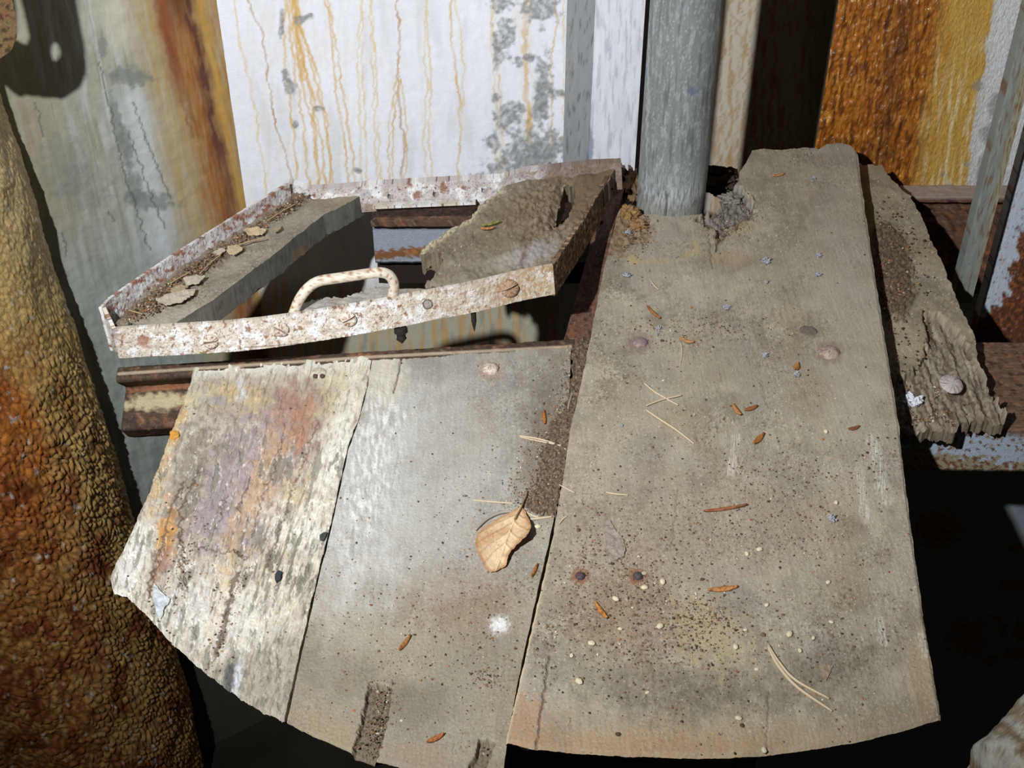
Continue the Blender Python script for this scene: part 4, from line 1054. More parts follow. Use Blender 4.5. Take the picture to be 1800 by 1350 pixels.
def col_lr(W, px, py):
    c = woodcol(W, px, py, 71, ang=-35, base=C(136, 128, 110))
    br = blob(px, py, 965, 380, 75, 70, -30, .6, .5, 73, 20.)
    c = mix(c, C(132, 112, 84), br*.6); c = mix(c, C(98, 78, 56), br*sm(fbm(px/8, py/7, 4, 74), .0, .35)*.8)
    c = mix(c, C(118, 98, 76), softpoly(px, py, [(1010, 300), (1080, 284), (1080, 310), (1040, 370), (1005, 410), (1000, 370)], 6)*.9)
    c = mix(c, C(126, 108, 84), blob(px, py, 870, 400, 60, 40, -30, .6, .7, 75, 20.)*.4)
    c = mix(c, C(212, 204, 170), (1-sm(pline_dist(px, py, [(738, 446), (747, 434), (790, 404), (828, 382), (852, 352), (880, 333)]), 3, 12))*.7*sm(fbm(px/5, py/5, 3, 76), -.4, .2))
    c = mix(c, C(176, 174, 178), blob(px, py, 935, 445, 46, 16, -20, .6, .6, 77, 14.)*.5)
    c = mix(c, C(178, 172, 160), blob(px, py, 890, 458, 40, 12, -15, .6, .6, 78, 14.)*.4)
    c = mix(c, C(96, 78, 60), line(px, py, [(915, 462), (925, 440), (922, 420)], 3, 3, 6)*.6)
    return c
G = bboxgrid(rpoly, lambda a, b: PL(a, b, -.001), 1.6)
o = sheet('lid_board', G, M['rot'], col_lr, nrm=LNn, thick=.022, keep=polykeep(G, rpoly, 4, 9, 13, holes=[rhole]), hfn=h_lr, levels=3, sidecol=darkwood, smoothb=2, ragged=.5)
into(o, lid)
# stub of the lost middle board behind the front rail
spoly = [(505, 552), (515, 540), (560, 526), (580, 522), (600, 524), (636, 513), (672, 503), (688, 507), (686, 522), (690, 526), (560, 548)]
G = bboxgrid(spoly, lambda a, b: PL(a, b, -.001), 1.3)
o = sheet('board_stub', G, M['wood'], lambda W, px, py: woodcol(W, px, py, 81, base=C(172, 168, 158), speck=.4)*(1+.25*fbm((px+py*5)/9, (py*6-px)/9, 4, 5))[:, None], nrm=LNn, thick=.014,
          keep=polykeep(G, spoly, 4, 8, 14), levels=2, sidecol=darkwood, smoothb=2, ragged=.3, hfn=lambda W, px, py: .0018*fbm(px/30, py/5, 4, 6))
into(o, lid)
# handle
Ah = PL(517, 548); Bh = PL(690, 522); hv = Bh-Ah; hn = np.array([hv[1], -hv[0], 0]); hn /= np.linalg.norm(hn)
hp = [(515, 556), (520, 541), (529, 522), (543, 505), (562, 494), (600, 488), (640, 482), (668, 479), (684, 484), (692, 497), (692, 512), (689, 528)]
HP = onplane(np.array([p[0] for p in hp], float), np.array([p[1] for p in hp], float), hn, float(hn@Ah))
def hcol(V):
    c = np.tile(C(214, 206, 190), (len(V), 1)); k = fbm(V[:, 0]*160, V[:, 2]*160+V[:, 1]*90, 4, 3)
    c = mix(c, C(180, 160, 128), sm(k, .0, .35)*.6); return mix(c, C(146, 96, 58), sm(fbm(V[:, 0]*260, V[:, 2]*260, 3, 5), .28, .4)*.85)
o = into(link('handle', tube_mesh('handle', smoothpath(HP, 70), .0056, M['paint'], WHT, 20, cfn=hcol)), lid)

# ================================================================ STEEL UNDER THE PLATFORM
def extrude_profile(name, prof, x0, x1, mat, cf, nx=160, sub=8, dirv=(1, 0, 0), origin=(0, 0, 0), thick=.005, parent=None):
    """prof: open polyline of (y,z); a folded steel strip of real thickness running along x"""
    P = resample(prof, sub*(len(prof)-1)*4)
    xs = np.linspace(x0, x1, nx); n = len(P)
    G = np.zeros((n, nx, 3)); d = np.asarray(dirv, float)
    G += (xs[None, :, None]*d)
    G[..., 1] += P[:, 0][:, None]; G[..., 2] += P[:, 1][:, None]
    G += np.asarray(origin)
    T = np.gradient(P, axis=0); Nn = np.stack([-T[:, 1], T[:, 0]], -1); Nn /= np.linalg.norm(Nn, axis=1)[:, None]+1e-9
    G2 = G.copy(); G2[..., 1] += Nn[:, 0][:, None]*thick; G2[..., 2] += Nn[:, 1][:, None]*thick
    bmp = .0012*fbm(G[..., 0]*60, G[..., 1]*70+G[..., 2]*50, 4, 3)
    G[..., 2] += bmp; G2[..., 2] += bmp
    V = np.concatenate([G.reshape(-1, 3), G2.reshape(-1, 3)]); N = n*nx
    idx = np.arange(N).reshape(n, nx); q = np.stack([idx[:-1, :-1], idx[:-1, 1:], idx[1:, 1:], idx[1:, :-1]], -1).reshape(-1, 4)
    E = []
    for line_ in (idx[0], idx[-1][::-1], idx[:, 0][::-1], idx[:, -1]):
        a, b = line_[:-1], line_[1:]; E.append(np.stack([a+N, b+N, b, a], -1))
    Q = np.concatenate([q, (q+N)[:, ::-1]]+E)
    px, py = proj(V)
    return link(name, make_mesh(name, V, Q, cf(V, px, py), M[mat]), parent)

# channel beam that carries the back of the two lower boards
b0 = PZ(208, 656, ZB-.002); b1 = PZ(1010, 606, ZB-.002); bd = (b1-b0)/np.linalg.norm((b1-b0)); blen = np.linalg.norm(b1-b0)
def col_chan(W, px, py):
    c = rustcol(W, 3, base=C(74, 58, 46)); c = mix(c, C(52, 42, 36), sm(fbm(px/9, py/4, 4, 503), -.1, .3)*.6)
    c = mix(c, C(190, 176, 140), blob(px, py, 280, 705, 60, 14, -4, .4, .6, 501, 12.)*.85)
    c = mix(c, C(160, 106, 70), blob(px, py, 290, 680, 60, 5, -4, .4, .6, 502, 9.)*.6)
    c = mix(c, C(188, 170, 146), (1-sm(pline_dist(px, py, [(208, 656), (340, 647), (655, 626), (1005, 608)]), 1, 4))*.7)
    return c
chan = extrude_profile('channel_beam', [(.010, .002), (.008, .002), (-.002, -.001), (.022, -.026), (.020, -.034), (-.014, -.052), (-.020, -.056), (-.006, -.076), (.012, -.092)], 0, blen, 'rust', col_chan, nx=330, dirv=bd, origin=b0+np.array([0, -.006, 0]), thick=-.004)
chan.location = (0, 0, -.001)
tag(chan, 'rusted folded channel beam sticking out at the left under the back of the boards', 'beam')

# bluish cross beam seen through the lid opening
YC = .405
c0 = PY(655, 402, YC); c1 = PY(1060, 372, YC)
def col_cross(W, px, py):
    c = np.tile(C(150, 158, 172), (len(W), 1)); c = c*(1+.1*fbm(px/14, py/12, 4, 1))[:, None]
    ed = sm(pline_dist(px, py, [(640, 452), (800, 436)]) + 8*fbm(px/9, py/5, 4, 3), 4, 12)
    c = mix(C(128, 84, 52)*np.ones((len(W), 1)), c, ed)
    for cx, cy, r in ((728, 443, 6), (742, 438, 4), (716, 444, 4)): c = mix(c, C(160, 112, 62), blob(px, py, cx, cy, r, r, 0, .5, .5, 7, 6.)*.8)
    top = sm(W[:, 2]+.02*(W[:, 0]-c0[0]), float(c0[2])+.004, float(c0[2])+.007)
    c = mix(c, C(44, 34, 27), sm(W[:, 2], float(c0[2])-.057, float(c0[2])-.060))  # lower lip coloured near black to stand for shade below the beam
    return mix(c, rustcol(W, 31), top)
cr = extrude_profile('cross_beam', [(.034, .022), (.004, .022), (-.016, .022), (-.018, .014), (-.004, .010), (0, -.002), (0, -.052), (.006, -.058), (.022, -.060), (.026, -.105), (.07, -.105)], 0, float(c1[0]-c0[0]), 'rust', col_cross, nx=220, origin=c0, thick=.004, dirv=(1, .03, -.02))  # lower lip and flange to the wall are added to darken the opening
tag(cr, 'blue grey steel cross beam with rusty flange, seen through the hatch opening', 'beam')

# bar beside the left edge of the widest plank
def col_bar(W, px, py):
    c = rustcol(W, 41, base=C(104, 74, 60)); return mix(c, C(142, 112, 90), sm(fbm(px/5, py/12, 4, 5), .1, .4)*.5)
G = coons([(1060, 318), (1106, 318)], [(970, 700), (1022, 700)], [(1060, 318), (1035, 440), (985, 620), (970, 700)], [(1106, 318), (1080, 440), (1046, 620), (1022, 700)], 200, 36, lambda a, b: PZ(a, b, -.040), 0)
t_bar = thing('angle_iron', PZ(1040, 500, -.05), 'rusty angle iron lying between the hatch lid and the widest plank', 'angle iron')
into(sheet('flat_leg', G, M['rust'], col_bar, thick=.005, levels=1, hfn=lambda W, px, py: .001*fbm(px/6, py/6, 4, 6)), t_bar)
edge = resample([(1103, 300), (1086, 352), (1073, 400), (1058, 470), (1046, 540), (1036, 600)], 200)
E0 = PZ(edge[:, 0], edge[:, 1], -.004); v = np.linspace(0, 1, 12)[:, None, None]
Gu = E0[None]+v*np.array([0, 0, -.030])
into(sheet('upright_leg', Gu, M['rust'], col_bar, nrm=(-1, -.2, 0), thick=.004, levels=1), t_bar)

# blue painted angle carrying the right plank
YA = float(PZ(1596, 737, ZR-.018)[1])
pa0 = PY(1596, 752, YA); pa1 = PY(1800, 778, YA)
zt = float(pa0[2])
def col_ang(W, px, py):
    py = py+6
    c = np.tile(C(160, 172, 186), (len(W), 1))
    f = sm(py-(px-1600)*.12, 742, 758)
    k = fbm(px/17, py/12, 5, 601, .6)
    edge_ = sm(py-(px-1600)*.10, 792, 812)
    c = mix(c, C(136, 122, 82), sm(k+.6*edge_+.35*(1-sm(px, 1620, 1700)), .15, .4)*.85)
    c = mix(c, C(104, 62, 36), sm(fbm(px/9, py/8, 4, 603)+.25*edge_, .28, .40)*.9)
    t = rustcol(W, 61, base=C(104, 78, 62)); t = mix(t, C(142, 110, 84), sm(fbm(px/20, py/3.0, 4, 604), .1, .4)*.6)
    return mix(t, c, f)
ang = extrude_profile('angle_beam', [(.16, .002), (.002, 0), (-.001, -.001), (0, -.060), (.004, -.066)], -.02, .55, 'rust', col_ang, nx=420, sub=14, origin=(float(pa0[0]), YA, zt), thick=.006, dirv=(1, -.02, 0))
tag(ang, 'flaking blue angle beam with rusty lower edge under the rotten right plank', 'beam')

# blue plate deeper down at the right
YP = .26
def col_plate(W, px, py):
    c = np.tile(C(128, 138, 146), (len(W), 1)); c = c*(1+.1*fbm(px/20, py/20, 4, 1))[:, None]
    for k, (cx, cy, rx, ry) in enumerate([(1785, 965, 14, 8), (1778, 1028, 20, 10), (1762, 1105, 10, 14), (1792, 1110, 8, 20), (1745, 1085, 14, 5), (1785, 1150, 20, 10), (1740, 1160, 14, 10), (1700, 1120, 30, 30), (1650, 930, 40, 30)]):
        m = blob(px, py, cx, cy, rx, ry, 0, .3, .9, 620+k, 8.); c = mix(c, C(110, 68, 38), m*.9); c = mix(c, C(196, 140, 84), m*sm(fbm(px/4, py/4, 3, 3), .1, .3)*.7)
    return c
pb = onplane(np.array(1520.), np.array(840.), (0, 1, 0), YP)
plate = sheet('steel_plate', quadgrid([(.42, YP, -.26), (1.05, YP, -.26), (1.05, YP, -1.06), (.42, YP, -1.06)], 300, 240), M['rust'], col_plate, nrm=(0, -1, 0), thick=.008, levels=1, hfn=lambda W, px, py: .0008*fbm(px/20, py/20, 4, 3))
tag(plate, 'blue grey rust spotted steel plate standing in the dark below the right beam', 'steel plate')

# right background: rusty beam, upright flat bar, white plate with rust
YD = .56
d0 = PY(1590, 346, YD)
def col_back(W, px, py):
    c = rustcol(W, 71, base=C(96, 68, 56), s=70)
    c = mix(c, C(176, 98, 58), sm(fbm(px/12, py/16, 4, 631), .1, .35)*sm(py, 400, 450)*.7)
    return mix(c, C(190, 176, 164), (1-sm(py, 346, 353))*.5)
bb = extrude_profile('rusty_beam', [(.03, .002), (.0, .000), (-.001, -.009), (.014, -.010), (.016, -.026), (-.012, -.034), (-.014, -.16)], 0, .6, 'rust', col_back, nx=200, sub=10, origin=d0, thick=.004)
tag(bb, 'dark rusty beam along the foot of the orange stained wall', 'beam')

def vstrip(name, px_l, px_r, y, z0, z1, thick, colf, mat, n=300, m=40, label='', cat=''):
    """upright bar: (px,py) of its left and right edge at one height on plane y, then straight up"""
    a = PY(px_l[0], px_l[1], y); b = PY(px_r[0], px_r[1], y)
    G = quadgrid([(a[0], y, z1), (b[0], y, z1), (b[0], y, z0), (a[0], y, z0)], n, m)
    o = sheet(name, G, M[mat], colf, nrm=(0, -1, 0), thick=thick, levels=2, hfn=lambda W, px, py: .0006*fbm(px/9, py/20, 4, 3))
    return tag(o, label, cat)
def col_post(W, px, py):
    c = np.tile(C(140, 146, 140), (len(W), 1)); q = px+(py-300)*.22
    c = c*(1+.2*fbm(q/7, py/60, 4, 1))[:, None]
    c = mix(c, C(120, 88, 54), sm(fbm(q/5, py/30, 4, 2), .15, .4)*.7)
    c = mix(c, C(168, 160, 128), sm(q, 1752, 1762)*.6)
    return mix(c, C(118, 80, 50), sm(q, 1752, 1764)*sm(fbm(q/3, py/20, 4, 4), .0, .3)*.8)
YQ = .34
zpost = float(PY(1696, 532, YQ)[2])
vstrip('upright_bar', (1708, 400), (1742, 400), YQ, zpost, 1.1, .02, col_post, 'galv', label='grey upright flat bar with rusty edge near the right border', cat='bar')
YW = .40
def col_wp(W, px, py):
    c = np.tile(C(190, 200, 212), (len(W), 1)); c = c*(1+.06*fbm(px/8, py/8, 4, 1))[:, None]
    t = px - (1800-(py-400)*.22)
    k = 22*fbm(px/16, py/22, 5, 641)
    m = sm(t + k + sm(py, 520, 600)*70, -10, -2)*sm(py+k, 380, 420)
    c = mix(c, C(96, 58, 36), m); c = mix(c, C(156, 92, 46), m*sm(fbm(px/9, py/9, 4, 643), .05, .35)*.8); c = mix(c, C(56, 38, 30), m*sm(fbm(px/6, py/6, 4, 644), .1, .4)*.7)
    c = mix(c, C(196, 120, 110), sm(fbm(px/6, py/6, 3, 645), .42, .5)*.6)
    c = mix(c, C(110, 84, 60), sm(fbm(px/5+4, py/5, 3, 646), .44, .52)*.8)
    return c
zw = float(PY(1740, 640, YW)[2])
vstrip('painted_plate', (1763, 400), (2010, 400), YW, zw, 1.1, .02, col_wp, 'rust', n=420, m=160, label='pale blue painted steel plate with flaking rust patch, right border', cat='steel plate')

# pale stone at the lower right corner
def lump(name, c0, rad, mat, cf, n=90, seed=0, amp=.2, flat=1.0):
    th = np.linspace(0, 2*math.pi, 2*n+1)[:-1]; ph = np.linspace(.02, math.pi-.02, n); T, P_ = np.meshgrid(th, ph)
    d = np.stack([np.sin(P_)*np.cos(T), np.sin(P_)*np.sin(T), np.cos(P_)], -1)
    k = 1+amp*fbm(d[..., 0]*1.6+seed, d[..., 1]*1.6+d[..., 2]*1.3, 4, seed)+amp*.18*fbm(d[..., 0]*5+d[..., 2]*2, d[..., 1]*5-d[..., 2]*4, 4, seed+1)
    V = np.asarray(c0)+d*k[..., None]*np.asarray(rad); m = len(th)
    idx = np.arange(n*m).reshape(n, m); nx = np.roll(idx, -1, 1)
    q = np.stack([idx[:-1], idx[1:], nx[1:], nx[:-1]], -1).reshape(-1, 4); V = V.reshape(-1, 3); px, py = proj(V)
    caps = []
    for ring, rev in ((idx[0], 1), (idx[-1], 0)):
        r_ = ring[::-1] if rev else ring
        caps += [[r_[0], r_[i], r_[i+1]] for i in range(1, m-1)]
    return link(name, make_mesh(name, V, q, cf(V, px, py), M[mat], tris=np.array(caps)[:, ::-1]))
def col_stone(V, px, py):
    c = np.tile(C(184, 182, 168), (len(V), 1)); c = mix(c, C(150, 124, 82), sm(fbm(V[:, 0]*60, V[:, 2]*60+V[:, 1]*40, 4, 3), .0, .35)*.8)
    return mix(c, C(104, 86, 58), sm(fbm(V[:, 0]*90, V[:, 2]*90+V[:, 1]*60, 4, 4), .1, .4)*.7)
sc_ = PZ(1868, 1372, -.10)
tag(lump('stone_block', sc_+np.array([.02, 0, -.03]), (.085, .09, .12), 'stone', col_stone, seed=4, amp=.15), 'pale mottled stone in the lower right corner', 'stone')
for k, (a, b, s) in enumerate([(350, 1205, .035), (390, 1235, .022), (330, 1185, .018)]):
    pass

# ================================================================ WOOD FRAGMENTS AROUND THE PIPE
def col_frag(seed, base=C(122, 100, 74)):
    def f(V, px, py):
        c = np.tile(base, (len(V), 1)); c = c*(1+.3*fbm(V[:, 0]*120, V[:, 1]*60+V[:, 2]*120, 4, seed))[:, None]
        return mix(c, C(74, 56, 42), sm(fbm(V[:, 0]*200, V[:, 1]*200+V[:, 2]*150, 4, seed+1), .1, .4)*.7)
    return f
FR = [((1112, 322), -.008, (.012, .040, .014), 'brown rotten wood fragment left of the pipe foot, the upper of three', C(118, 96, 72)),
      ((1106, 376), -.002, (.012, .016, .010), 'orange brown crumbling wood chunk at the corner left of the pipe foot', C(150, 118, 78)),
      ((1122, 396), .0, (.013, .010, .007), 'tan wood crumb in front of the pipe foot, nearest of the chunks', C(152, 120, 84)),
      ((1092, 306), -.002, (.009, .014, .010), 'grey brown clod against the far corner of the hatch lid', C(112, 96, 82)),
      ((1262, 318), -.040, (.030, .030, .016), 'dark rotten wood mass in the gap right of the pipe', C(74, 62, 52)),
      ((1285, 352), -.012, (.016, .016, .009), 'grey splintered wood lump beside the broken notch', C(136, 132, 124)),
      ((1258, 300), -.012, (.022, .008, .006), 'black jagged splinter bridging behind the pipe gap', C(56, 46, 40))]
for k, ((a, b), z, r, lab, cc) in enumerate(FR):
    tag(lump('wood_fragment', PZ(a, b, z), r, 'rot', col_frag(700+k*3, cc), n=44, seed=20+k*3, amp=.5), lab, 'wood fragment')

# ================================================================ LEAF
def leaf():
    poly = [(917, 891), (924, 905), (931, 925), (934, 940), (930, 955), (924, 962), (912, 967), (900, 975), (893, 985), (890, 997), (880, 1002), (874, 1007), (862, 1008), (853, 1001), (846, 988), (838, 975), (835, 958), (839, 944), (848, 932), (858, 925), (876, 912), (895, 904), (908, 897)]
    z0 = ZB+.0015
    G = bboxgrid(poly, lambda a, b: PZ(a, b, z0), .9, 3)
    rib = [(917, 891), (901, 925), (889, 955), (880, 985), (872, 1006)]
    veins = [[(908, 908), (870, 925), (842, 942)], [(903, 921), (866, 943), (836, 962)], [(897, 937), (862, 960), (842, 980)], [(891, 955), (866, 975), (850, 995)], [(909, 906), (925, 920), (932, 934)], [(904, 920), (922, 938), (929, 952)], [(897, 938), (912, 953), (918, 964)], [(889, 960), (897, 968), (899, 975)]]
    def hf(W, px, py):
        d = pline_dist(px, py, rib); h = .0007*fbm(px/14, py/14, 3, 1) + .010*sm(d, 4, 46)*sm(px, 885, 925)
        h = h + .004*sm(pline_dist(px, py, [(893, 985), (912, 967), (930, 955)]), 14, 0)*1.0 + .003*sm(d, 6, 44)*(px < 885)*sm(py, 915, 1000)
        h = h + .0012*(1-sm(d, 0, 3))
        for v_ in veins: h = h + .0008*(1-sm(pline_dist(px, py, v_), 0, 3.5))
        return h + .002
    def cf(W, px, py):
        c = np.tile(C(204, 172, 136), (len(W), 1)); c = c*(1+.14*fbm(px/18, py/16, 4, 2))[:, None]
        c = mix(c, C(226, 204, 168), blob(px, py, 880, 960, 20, 50, 25, .7, .4, 3, 20.)*.6)
        c = mix(c, C(164, 116, 74), sm(-np.minimum(pline_dist(px, py, poly+poly[:1]), 10), -8, -1)*.7)
        c = mix(c, C(174, 128, 84), line(px, py, [(836, 962), (866, 945), (890, 935)], 6, 5)*.5)
        for v_ in veins: c = mix(c, C(152, 110, 72), line(px, py, v_, .5, 1.0)*.5)
        c = mix(c, C(226, 206, 170), line(px, py, rib, .8, 1.0)*.7)
        return mix(c, C(96, 64, 44), sm(fbm(px/2.4, py/2.4, 2, 4), .62, .7)*.8)
    lf = thing('dry_leaf', PZ(885, 950, ZB+.001), 'dry tan beech leaf lying near the foot of the grey board seam', 'leaf')
    lf['label'] = 'dry curled tan beech leaf lying on the grey board beside the widest plank'
    o = sheet('leaf_blade', G, M['leaf'], cf, thick=.0004, keep=polykeep(G, poly, 1.5, 6, 3), hfn=hf, levels=1, smoothb=2)
    into(o, lf)
    st = [PZ(905, 912, ZB+.0065), PZ(916, 893, ZB+.0045), PZ(920, 882, ZB+.004), PZ(925, 872, ZB+.003), PZ(926, 862, ZB+.004)]
    into(link('leaf_stalk', tube_mesh('leaf_stalk', smoothpath(st, 14), np.linspace(.0009, .0006, 14), M['leaf'], C(128, 104, 70), 7)), lf)
leaf()

# ================================================================ SMALL THINGS LYING ON THE BOARDS
def needle(pts, z, rgb, r, label, group=None, name='pine_needle', cat='pine needle'):
    W = np.array([PZ(a, b, z+r*1.0+.0003) for a, b in pts]); P_ = smoothpath(W, 20)
    me = tube_mesh(name, P_, r*np.sin(np.linspace(.5, math.pi-.35, 20))**.5, M['leaf'], rgb, 7)
    o = link(name, me); recentre(o); tag(o, label, cat, group); return o
TAN = C(196, 178, 150)
NE = [([(1132, 673), (1150, 688), (1170, 700), (1192, 712)], .0011, 0, 'upper pine needle of the crossed pair on the widest plank, falling to the right'),
      ([(1136, 713), (1165, 702), (1198, 695)], .0010, .0011, 'pine needle crossing over its neighbour on the widest plank, rising to the right'),
      ([(1135, 720), (1160, 737), (1192, 758), (1220, 780)], .0011, 0, 'long straight pine needle just below the crossed pair'),
      ([(1350, 1133), (1368, 1162), (1398, 1195), (1458, 1228)], .0014, 0, 'upper one of the two thick needles near the front of the widest plank'),
      ([(1350, 1136), (1368, 1170), (1402, 1208), (1463, 1250)], .0015, 0, 'lower one of the two thick needles near the front of the widest plank'),
      ([(1065, 865), (1080, 868), (1104, 870)], .0008, 0, 'short pale needle left of centre on the widest plank'),
      ([(1197, 602), (1199, 620), (1195, 641)], .0008, 0, 'short upright needle under an orange husk, between the two rivets'),
      ([(1144, 492), (1150, 502), (1158, 509)], .0009, 0, 'short white fibre loop below the pipe'),
      ([(983, 920), (990, 912), (997, 907)], .0009, 0, 'stubby needle at the left edge of the widest plank, right of the leaf'),
      ([(912, 766), (945, 771), (975, 780), (995, 790)], .0011, ZB, 'upper needle reaching over the soil left of the widest plank'),
      ([(914, 768), (955, 777), (993, 784)], .0009, ZB, 'lower needle reaching over the soil left of the widest plank'),
      ([(832, 879), (865, 882), (902, 885)], .0010, ZB, 'needle pointing left from above the leaf'),
      ([(836, 931), (856, 912), (880, 901), (905, 899)], .0016, ZB+.0012, 'thick grey needle lying along the top left of the leaf'),
      ([(922, 899), (936, 906), (948, 910)], .0010, ZB, 'short needle right of the leaf tip, slanting down'),
      ([(929, 913), (948, 911), (970, 908)], .0012, ZB, 'short flat needle right of the leaf, touching the widest plank'),
      ([(1006, 690), (1000, 710), (998, 724)], .0010, ZB, 'needle stuck upright in the soil seam beside the grey board'),
      ([(983, 852), (975, 846), (1003, 858)][0:1]+[(1000, 861), (1010, 866)], .0007, 0, 'tiny straw on the left rim of the widest plank')]
for pts, r, z, lab in NE:
    needle(pts, z, TAN if 'grey' not in lab else C(158, 150, 138), r, lab)

def husk(px, py, L, wd, ang, z, rgb, label, name='bud_husk', cat='husk', seed=0):
    a = math.radians(ang); c0 = PZ(px, py, z+.0006)
    s = np.linspace(-1, 1, 16); u = np.array([math.cos(a), -math.sin(a), 0])    # angle as seen: positive rises to the right turned on the board
    w = np.array([math.sin(a), math.cos(a), 0])
    mpp = 1/1250.0
    V = []; tt = np.linspace(-1, 1, 7)
    for i, si in enumerate(s):
        hw = wd*mpp*.38*max(.08, math.cos(si*1.35))**.8
        for t_ in tt:
            V.append(c0+u*si*L*mpp*.5 + w*t_*hw + np.array([0, 0, .0009+.0016*(1-t_*t_)+.0012*si*si]))
    V = np.array(V); V2 = V-np.array([0, 0, .0007]); n, m = 16, 7
    idx = np.arange(n*m).reshape(n, m); q = np.stack([idx[:-1, :-1], idx[1:, :-1], idx[1:, 1:], idx[:-1, 1:]], -1).reshape(-1, 4)
    E = []
    for l_ in (idx[0], idx[-1][::-1], idx[:, 0][::-1], idx[:, -1]): E.append(np.stack([l_[:-1], l_[1:], l_[1:]+n*m, l_[:-1]+n*m], -1))
    VV = np.concatenate([V, V2]); c = np.tile(rgb, (len(VV), 1)); c = mix(c, C(92, 50, 26), sm(fbm(VV[:, 0]*700, VV[:, 1]*700, 3, seed), -.1, .3)*.7)
    o = link(name, make_mesh(name, VV, np.concatenate([q, (q+n*m)[:, ::-1]]+E), c, M['leaf'])); recentre(o); return tag(o, label, cat)
OR = C(176, 124, 74)
HU = [(1295, 722, 24, 9, 70, 0, OR, 'upright orange bud husk, left one of the close pair right of the crossed needles'),
      (1319, 719, 20, 9, -25, 0, C(150, 92, 50), 'darker bud husk, right one of the close pair right of the crossed needles'),
      (1333, 773, 26, 10, -52, 0, C(172, 112, 52), 'bud husk lying alone below the close pair'),
      (1400, 646, 16, 12, -70, 0, OR, 'orange husk with white lint, left of the right rivet'),
      (1149, 551, 34, 7, 62, 0, C(160, 104, 60), 'bent brown husk above the left rivet'),
      (1207, 600, 22, 9, 30, 0, OR, 'orange husk on top of the short upright needle'),
      (1368, 309, 22, 8, -18, 0, C(190, 132, 76), 'orange husk near the far end of the widest plank'),
      (1275, 895, 54, 7, -12, 0, C(150, 96, 62), 'long thin brown husk in the middle of the widest plank'),
      (1270, 1036, 34, 10, -8, 0, C(186, 128, 72), 'curled tan husk right of the two small bolts'),
      (957, 736, 28, 8, 88, ZB, C(176, 116, 60), 'upright orange husk on the grey board near the soil seam'),
      (711, 1132, 24, 7, -62, ZB, C(176, 118, 66), 'slanting husk low on the grey board, left of the small clods'),
      (765, 1299, 20, 8, -32, ZB, C(180, 110, 66), 'small husk between the two front slots of the grey board'),
      (939, 1005, 22, 6, -70, ZB, C(176, 118, 70), 'small husk right below the leaf'),
      (1057, 1075, 26, 8, 62, 0, C(184, 124, 60), 'orange husk below the two small bolts'),
      (1500, 754, 16, 8, -20, 0, C(128, 84, 60), 'brown husk near the right rim of the widest plank, lower right area')]
for k, h in enumerate(HU): husk(*h, seed=k)
husk(863, 395, 30, 6, -25, .062, C(120, 140, 70), 'thin green moss sprig on the right lid board', 'moss_sprig', 'moss', 3)
husk(857, 403, 20, 6, -8, .062, OR, 'orange husk beside the green sprig on the right lid board', seed=9)

def flake(poly, place, th, rgb, label, lift=.002, mat='rot', name='bark_flake', cat='bark flake', seed=0):
    G = bboxgrid(poly, lambda a, b: place(a, b), 1.1, 2)
    o = sheet(name, G, M[mat], lambda W, px, py: np.tile(rgb, (len(W), 1))*(1+.2*fbm(px/6, py/5, 4, seed))[:, None], thick=th, keep=polykeep(G, poly, 2.2, 6, seed+3), levels=1, smoothb=2,
              hfn=lambda W, px, py: lift+.0016*fbm(px/14, py/12, 3, seed+5))
    recentre(o); return tag(o, label, cat)
fz = lambda a, b: PZ(a, b, .0008)
flake([(1063, 920), (1072, 915), (1080, 930), (1096, 950), (1100, 965), (1096, 980), (1080, 986), (1070, 975), (1064, 950)], fz, .0012, C(150, 138, 128), 'grey elongated bark flake with white tip, right of the leaf', .001, seed=1)
flake([(1438, 1170), (1466, 1168), (1452, 1198)], fz, .001, C(150, 134, 112), 'small triangular flake beside the two thick needles', .0008, seed=2)
fl_ = lambda a, b: PL(a, b, .0045)
for k, (poly, rgb, lab) in enumerate([
        ([(272, 528), (290, 520), (322, 512), (345, 508), (340, 520), (318, 532), (290, 537)], C(190, 178, 162), 'largest pale bark flake on the left lid board, nearest the front'),
        ([(322, 490), (345, 484), (362, 487), (350, 500), (328, 503)], C(192, 182, 166), 'squarish pale flake behind the largest one on the left lid board'),
        ([(300, 508), (320, 502), (332, 506), (318, 514), (302, 518)], C(168, 152, 126), 'brownish flake wedged beside the largest one on the left lid board'),
        ([(428, 405), (446, 401), (470, 404), (462, 414), (438, 414)], C(202, 182, 148), 'ochre curled flake midway along the left lid board'),
        ([(400, 436), (418, 430), (428, 440), (412, 448), (400, 446)], C(196, 176, 148), 'buff flake in the soil just left of the ochre flake'),
        ([(375, 444), (392, 438), (398, 442), (384, 450)], C(190, 180, 160), 'small pale chip at the rail side of the left lid board'),
        ([(478, 402), (492, 396), (494, 404), (482, 410)], C(160, 146, 124), 'small grey chip farthest back among the lid flakes')]):
    flake(poly, fl_, .001, rgb, lab, .0015, seed=10+k, name='bark_flake')
flake([(272, 1030), (281, 1040), (293, 1052), (300, 1056), (292, 1070), (283, 1092), (275, 1080), (270, 1055)], lambda a, b: PZ(a, b, ZB+.002), .0008, C(198, 204, 208), 'bluish white paint chip standing proud at the front of the peeling board', .003, 'paint', 'paint_chip', 'paint chip', 31)
flake([(298, 762), (303, 758), (314, 758), (315, 767), (306, 774), (298, 771)], lambda a, b: PZ(a, b, ZB+.002), .001, C(206, 150, 70), 'round ochre paint chip on the left rim of the peeling board', .001, 'paint', 'paint_chip', 'paint chip', 32)
flake([(484, 1012), (490, 1004), (496, 1006), (494, 1020), (487, 1026), (483, 1022)], lambda a, b: PZ(a, b, ZB+.002), .003, C(58, 60, 66), 'black oval pellet low on the peeling board', .002, 'rot', 'dark_pellet', 'pellet', 33)
